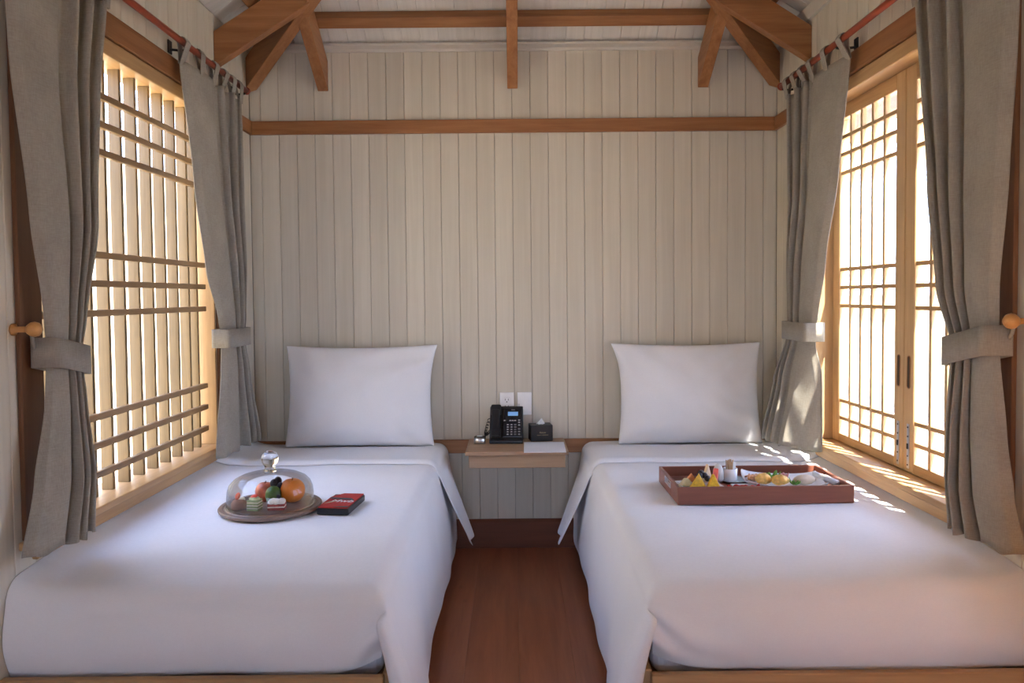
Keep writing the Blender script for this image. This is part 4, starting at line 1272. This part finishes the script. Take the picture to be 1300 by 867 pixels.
def dish(name, label, w_, d_, h_, lift, mat='china', cat='plate', cornerlift=0.0):
    """square dish with a raised, softly curved rim"""
    o = thing(name, label, cat)
    def f(u, v, s_):
        r_ = max(abs(u), abs(v))
        e = max(0.0, (r_ - 0.62) / 0.38)
        z = 0.006 + h_ * e ** 1.5 + cornerlift * (abs(u) * abs(v)) ** 3
        rd = 1 - 0.04 * (abs(u) * abs(v)) ** 4
        return Vector((u * w_ / 2 * rd, v * d_ / 2 * rd, z + s_))
    c = [-1 + 2 * i / 22 for i in range(23)]
    g_ = MB().grid(lambda u, v: f(u, v, 0), c, c)
    p = g_.build('dish', M[mat], o, True)
    mod_solid(p, 0.005, 0); mod_sub(p, 1)
    return o
d1 = dish('fruit_plate', 'small white square plate of cut fruit in the tray', 0.150, 0.150, 0.010, 0)
on_tray(d1, -0.195, -0.040, TB - 0.003, R(8))
d2 = dish('breakfast_plate', 'large white rectangular plate of hot breakfast with upturned corners', 0.285, 0.200, 0.016, 0, cornerlift=0.016)
on_tray(d2, 0.118, 0.000, TB - 0.003, R(-9))
FZ = TB + 0.0062
def wedge(name, label, mat, x, y, z, rot, L_=0.05, H_=0.032, W_=0.018, lean=0.0, cat='fruit', group=None, rind=None):
    o = thing(name, label, cat, group=group)
    MB().prism([(-L_ / 2, -W_ / 2, 0), (L_ / 2, -W_ / 2, 0), (L_ * 0.05, -W_ / 2, H_)], (0, W_, 0), 0.003, 2).build('flesh', M[mat], o)
    if rind:
        MB().prism([(-L_ / 2 + 0.003, -W_ / 2 + 0.0015, -0.003), (L_ / 2 - 0.003, -W_ / 2 + 0.0015, -0.003), (L_ / 2 - 0.003, -W_ / 2 + 0.0015, 0.0005), (-L_ / 2 + 0.003, -W_ / 2 + 0.0015, 0.0005)], (0, W_ - 0.003, 0)).build('rind', M[rind], o)
    return on_tray(o, x, y, z, rot, Matrix.Rotation(lean, 4, 'X'))
wedge('pineapple_wedge', 'yellow pineapple wedge at the tray handle end of the fruit plate', 'pineapple', -0.212, -0.068, FZ, R(-14), 0.066, 0.054, 0.022, R(-8), group='pineapple wedges on the fruit plate')
wedge('pineapple_wedge', 'yellow pineapple wedge standing before the watermelon', 'pineapple', -0.160, -0.078, FZ, R(10), 0.054, 0.054, 0.022, R(-6), group='pineapple wedges on the fruit plate')
wedge('watermelon_slice', 'pink watermelon slice standing on the fruit plate', 'watermelon', -0.140, -0.020, FZ + 0.003, R(68), 0.066, 0.060, 0.018, R(6), rind='green_skin')
wedge('melon_slice', 'pale melon slice lying beside the tray handle', 'melon', -0.246, -0.030, FZ, R(24), 0.066, 0.030, 0.024, R(-10))
wedge('papaya_slice', 'orange papaya slice behind the pineapple on the fruit plate', 'papaya', -0.222, 0.000, FZ, R(0), 0.062, 0.040, 0.018)
wedge('apple_slice', 'pale apple slice at the back of the fruit plate', 'apple_flesh', -0.158, 0.018, FZ, R(30), 0.054, 0.070, 0.014)
for i, (x, y, z, lb) in enumerate(((-0.196, -0.030, 0.024, 'black grape behind the first pineapple wedge'), (-0.178, -0.028, 0.025, 'black grape in the middle of the fruit plate'), (-0.187, -0.012, 0.030, 'black grape lying on top of the others'), (-0.172, -0.046, 0.018, 'black grape between the two pineapple wedges'))):
    o = MB().ball((0, 0, 0), 0.0115, (1, 1, 1)).build('grape', M['grape_skin'], None, True)
    tag(o, lb, 'grape', 'black grapes on the fruit plate'); on_tray(o, x, y, FZ + z + 0.013)
# saucer, shaker, cup with sugar sticks
sc_ = thing('saucer', 'pale mint saucer under the cup of sugar sticks', 'saucer')
MB().lathe([(0, 0), (0.030, 0), (0.036, 0.004), (0.050, 0.009), (0.051, 0.011), (0.049, 0.0115), (0.035, 0.007), (0, 0.0055)], 40).build('dish', M['mint_china'], sc_, True)
on_tray(sc_, -0.050, 0.052, TB + 0.0003)
sk = thing('salt_shaker', 'white egg-shaped salt shaker beside the sugar stick cup', 'shaker')
MB().lathe([(0, 0), (0.015, 0), (0.0195, 0.012), (0.0205, 0.028), (0.018, 0.048), (0.0125, 0.063), (0.006, 0.070), (0, 0.0715)], 28).build('body', M['shaker'], sk, True)
m_ = MB()
for i in range(5):
    a = 2 * pi * i / 5
    m_.ball((0.004 * cos(a), 0.004 * sin(a), 0.0706), 0.0007, seg=6, rings=4)
m_.build('shaker_hole', M['dark'], sk)
on_tray(sk, -0.108, 0.045, TB + 0.0003)
cp = thing('sugar_cup', 'white china cup holding brown sugar sticks', 'cup')
MB().lathe([(0, 0), (0.022, 0), (0.0245, 0.003), (0.0265, 0.045), (0.0245, 0.045), (0.0225, 0.005), (0, 0.004)], 36).build('bowl', M['china'], cp, True)
on_tray(cp, -0.062, 0.050, TB + 0.0070)
for i in range(10):
    a = 2 * pi * i / 10 + 0.3
    rr = 0.006 if i % 3 == 0 else 0.0145
    o = MB().box(-0.0055, 0.0055, -0.0012, 0.0012, 0, 0.066 + 0.005 * ((i * 7) % 4) / 3, 0.0006).build('sugar_stick', M['sugar_paper'] if i % 4 else M['tissue'])
    tag(o, 'slim paper sugar stick standing in the white cup', 'sugar stick', 'sugar sticks in the cup')
    on_tray(o, -0.062 + rr * cos(a), 0.050 + rr * sin(a), TB + 0.0120, a + 1.2, Matrix.Rotation(R(5) * cos(a), 4, 'Y') @ Matrix.Rotation(R(-4) * sin(a), 4, 'X'))
# red napkin
def nap(u, v):
    return Vector((u * 0.060, v * 0.022, 0.013 + 0.006 * sin(u * 5 + v * 3) + 0.003 * sin(u * 13 + 1) + 0.003 * cos(v * 5)))
o = MB().grid(nap, [-1 + i / 12 for i in range(25)], [-1 + i / 5 for i in range(11)]).build('red_napkin', M['red'], None, True)
mod_solid(o, 0.003); tag(o, 'crumpled red napkin at the front of the tray', 'napkin'); on_tray(o, -0.060, -0.118, TB + 0.006)
sd = dish('side_dish', 'small pale side dish behind the red napkin', 0.085, 0.065, 0.007, 0)
on_tray(sd, -0.040, -0.050, TB - 0.003, R(4))
# hot breakfast
PZ = TB + 0.0066
def lump(name, label, mat, x, y, r_, sq, rough=0.15, seed=1.0, rot=0.0, cat='food', group=None, dz=0.0):
    o = MB().ball((0, 0, 0), r_, sq, rough, seed, 24, 14).build(name, M[mat], None, True)
    tag(o, label, cat, group)
    return on_tray(o, x, y, PZ + r_ * sq[2] * (1 + rough * 0.6) + dz, rot)
lump('sausage', 'pale fat sausage lying on the breakfast plate', 'sausage', 0.182, -0.036, 0.020, (2.1, 0.9, 0.92), 0.06, 2, R(4))
lump('potato_wedge', 'golden potato wedge nearest the lettuce', 'potato', 0.090, -0.046, 0.022, (1.4, 0.9, 0.85), 0.25, 5, R(-8), group='potato wedges on the breakfast plate')
lump('potato_wedge', 'golden potato wedge under the noodles', 'potato', 0.034, -0.030, 0.022, (1.3, 0.9, 0.92), 0.25, 9, R(14), group='potato wedges on the breakfast plate')
m_ = MB()
rnd = random.Random(4)
for i in range(26):
    p0 = Vector((rnd.uniform(-0.03, 0.03), rnd.uniform(-0.022, 0.022), 0.006))
    p1 = Vector((rnd.uniform(-0.03, 0.03), rnd.uniform(-0.022, 0.022), 0.008))
    mid = (p0 + p1) / 2 + Vector((rnd.uniform(-.012, .012), rnd.uniform(-.012, .012), rnd.uniform(0.012, 0.026)))
    m_.tube([p0 * (1 - t_) ** 2 + mid * 2 * t_ * (1 - t_) + p1 * t_ ** 2 for t_ in [i2 / 7 for i2 in range(8)]], 0.0028, 6)
m_.ball((0, 0, 0.008), 0.018, (1.4, 1.1, 0.6), 0.2, 2)
o = m_.build('noodles', M['noodles'], None, True); o['kind'] = 'stuff'
tag(o, 'heap of reddish noodles at the back of the breakfast plate', 'food'); on_tray(o, 0.020, 0.024, PZ + 0.006)
def leafy(label, x, y, sc2, seed):
    def lf(u, v):
        r_ = sqrt(u * u + v * v)
        return Vector((u, v, 0.6 * r_ * r_ + 0.25 * sin(7 * math.atan2(v, u) + seed) * r_ + 0.35)) * sc2
    o = MB().grid(lf, [-1 + i / 8 for i in range(17)], [-1 + i / 8 for i in range(17)]).build('lettuce_leaf', M['lettuce'], None, True)
    mod_solid(o, 0.0012); tag(o, label, 'lettuce', 'lettuce on the breakfast plate'); on_tray(o, x, y, PZ + 0.002)
leafy('curled green lettuce leaf behind the potato wedges', 0.092, 0.030, 0.021, 1)
leafy('curled green lettuce leaf in front of the sausage', 0.140, -0.058, 0.016, 4)
def hamf(u, v):
    a = u * 2 * pi * 0.9
    return Vector(((0.013 + 0.004 * sin(3 * a)) * cos(a) * (0.6 + 0.5 * v), 0.013 * sin(a) * (0.6 + 0.5 * v), 0.024 * v + 0.003 * sin(5 * a)))
o = MB().grid(hamf, [i / 30 for i in range(31)], [0, .3, .6, .85, 1]).build('ham_slice', M['ham'], None, True)
mod_solid(o, 0.002); tag(o, 'rolled pink ham slice behind the sausage', 'ham'); on_tray(o, 0.132, 0.020, PZ + 0.004)
# rolled white napkin with cutlery at the window end
nr = thing('napkin_roll', 'rolled white paper napkin at the window end of the tray', 'napkin')
MB().tube([(0, -0.070, 0.011), (0, 0, 0.012), (0, 0.070, 0.011)], 0.011, 16).build('roll', M['paper'], nr, True)
MB().tube([(0, -0.012, 0.0118), (0, 0.012, 0.0118)], 0.0116, 16).build('paper_ring', M['tissue'], nr, True)
on_tray(nr, 0.272, -0.010, TB + 0.012, R(10))

# ------------------------------------------------------------------ warm floor lamp behind the camera, lighting the foot of the right bed
lp = thing('floor_lamp', 'floor lamp with a fabric shade behind the camera', 'lamp', (1.12, 1.34, 0))
MB().lathe([(0, 0), (0.13, 0), (0.13, 0.015), (0.02, 0.03), (0.012, 0.04), (0.012, 0.62), (0, 0.62)], 28).build('base', M['dark'], lp, True)
MB().lathe([(0.15, 0.56), (0.10, 0.80)], 32, cap=False).build('lamp_shade', M['lampshade'], lp, True)
MB().ball((0, 0, 0.68), 0.03).build('bulb', emit('warm_bulb', (1.0, 0.62, 0.28), 6.0), lp, True)
ld = bpy.data.lights.new('bulb_light', 'POINT'); ld.energy = 5; ld.color = (1.0, 0.58, 0.25); ld.shadow_soft_size = 0.04
lo = bpy.data.objects.new('bulb_light', ld); COL.objects.link(lo); lo.parent = lp; lo.location = (0, 0.02, 0.74)
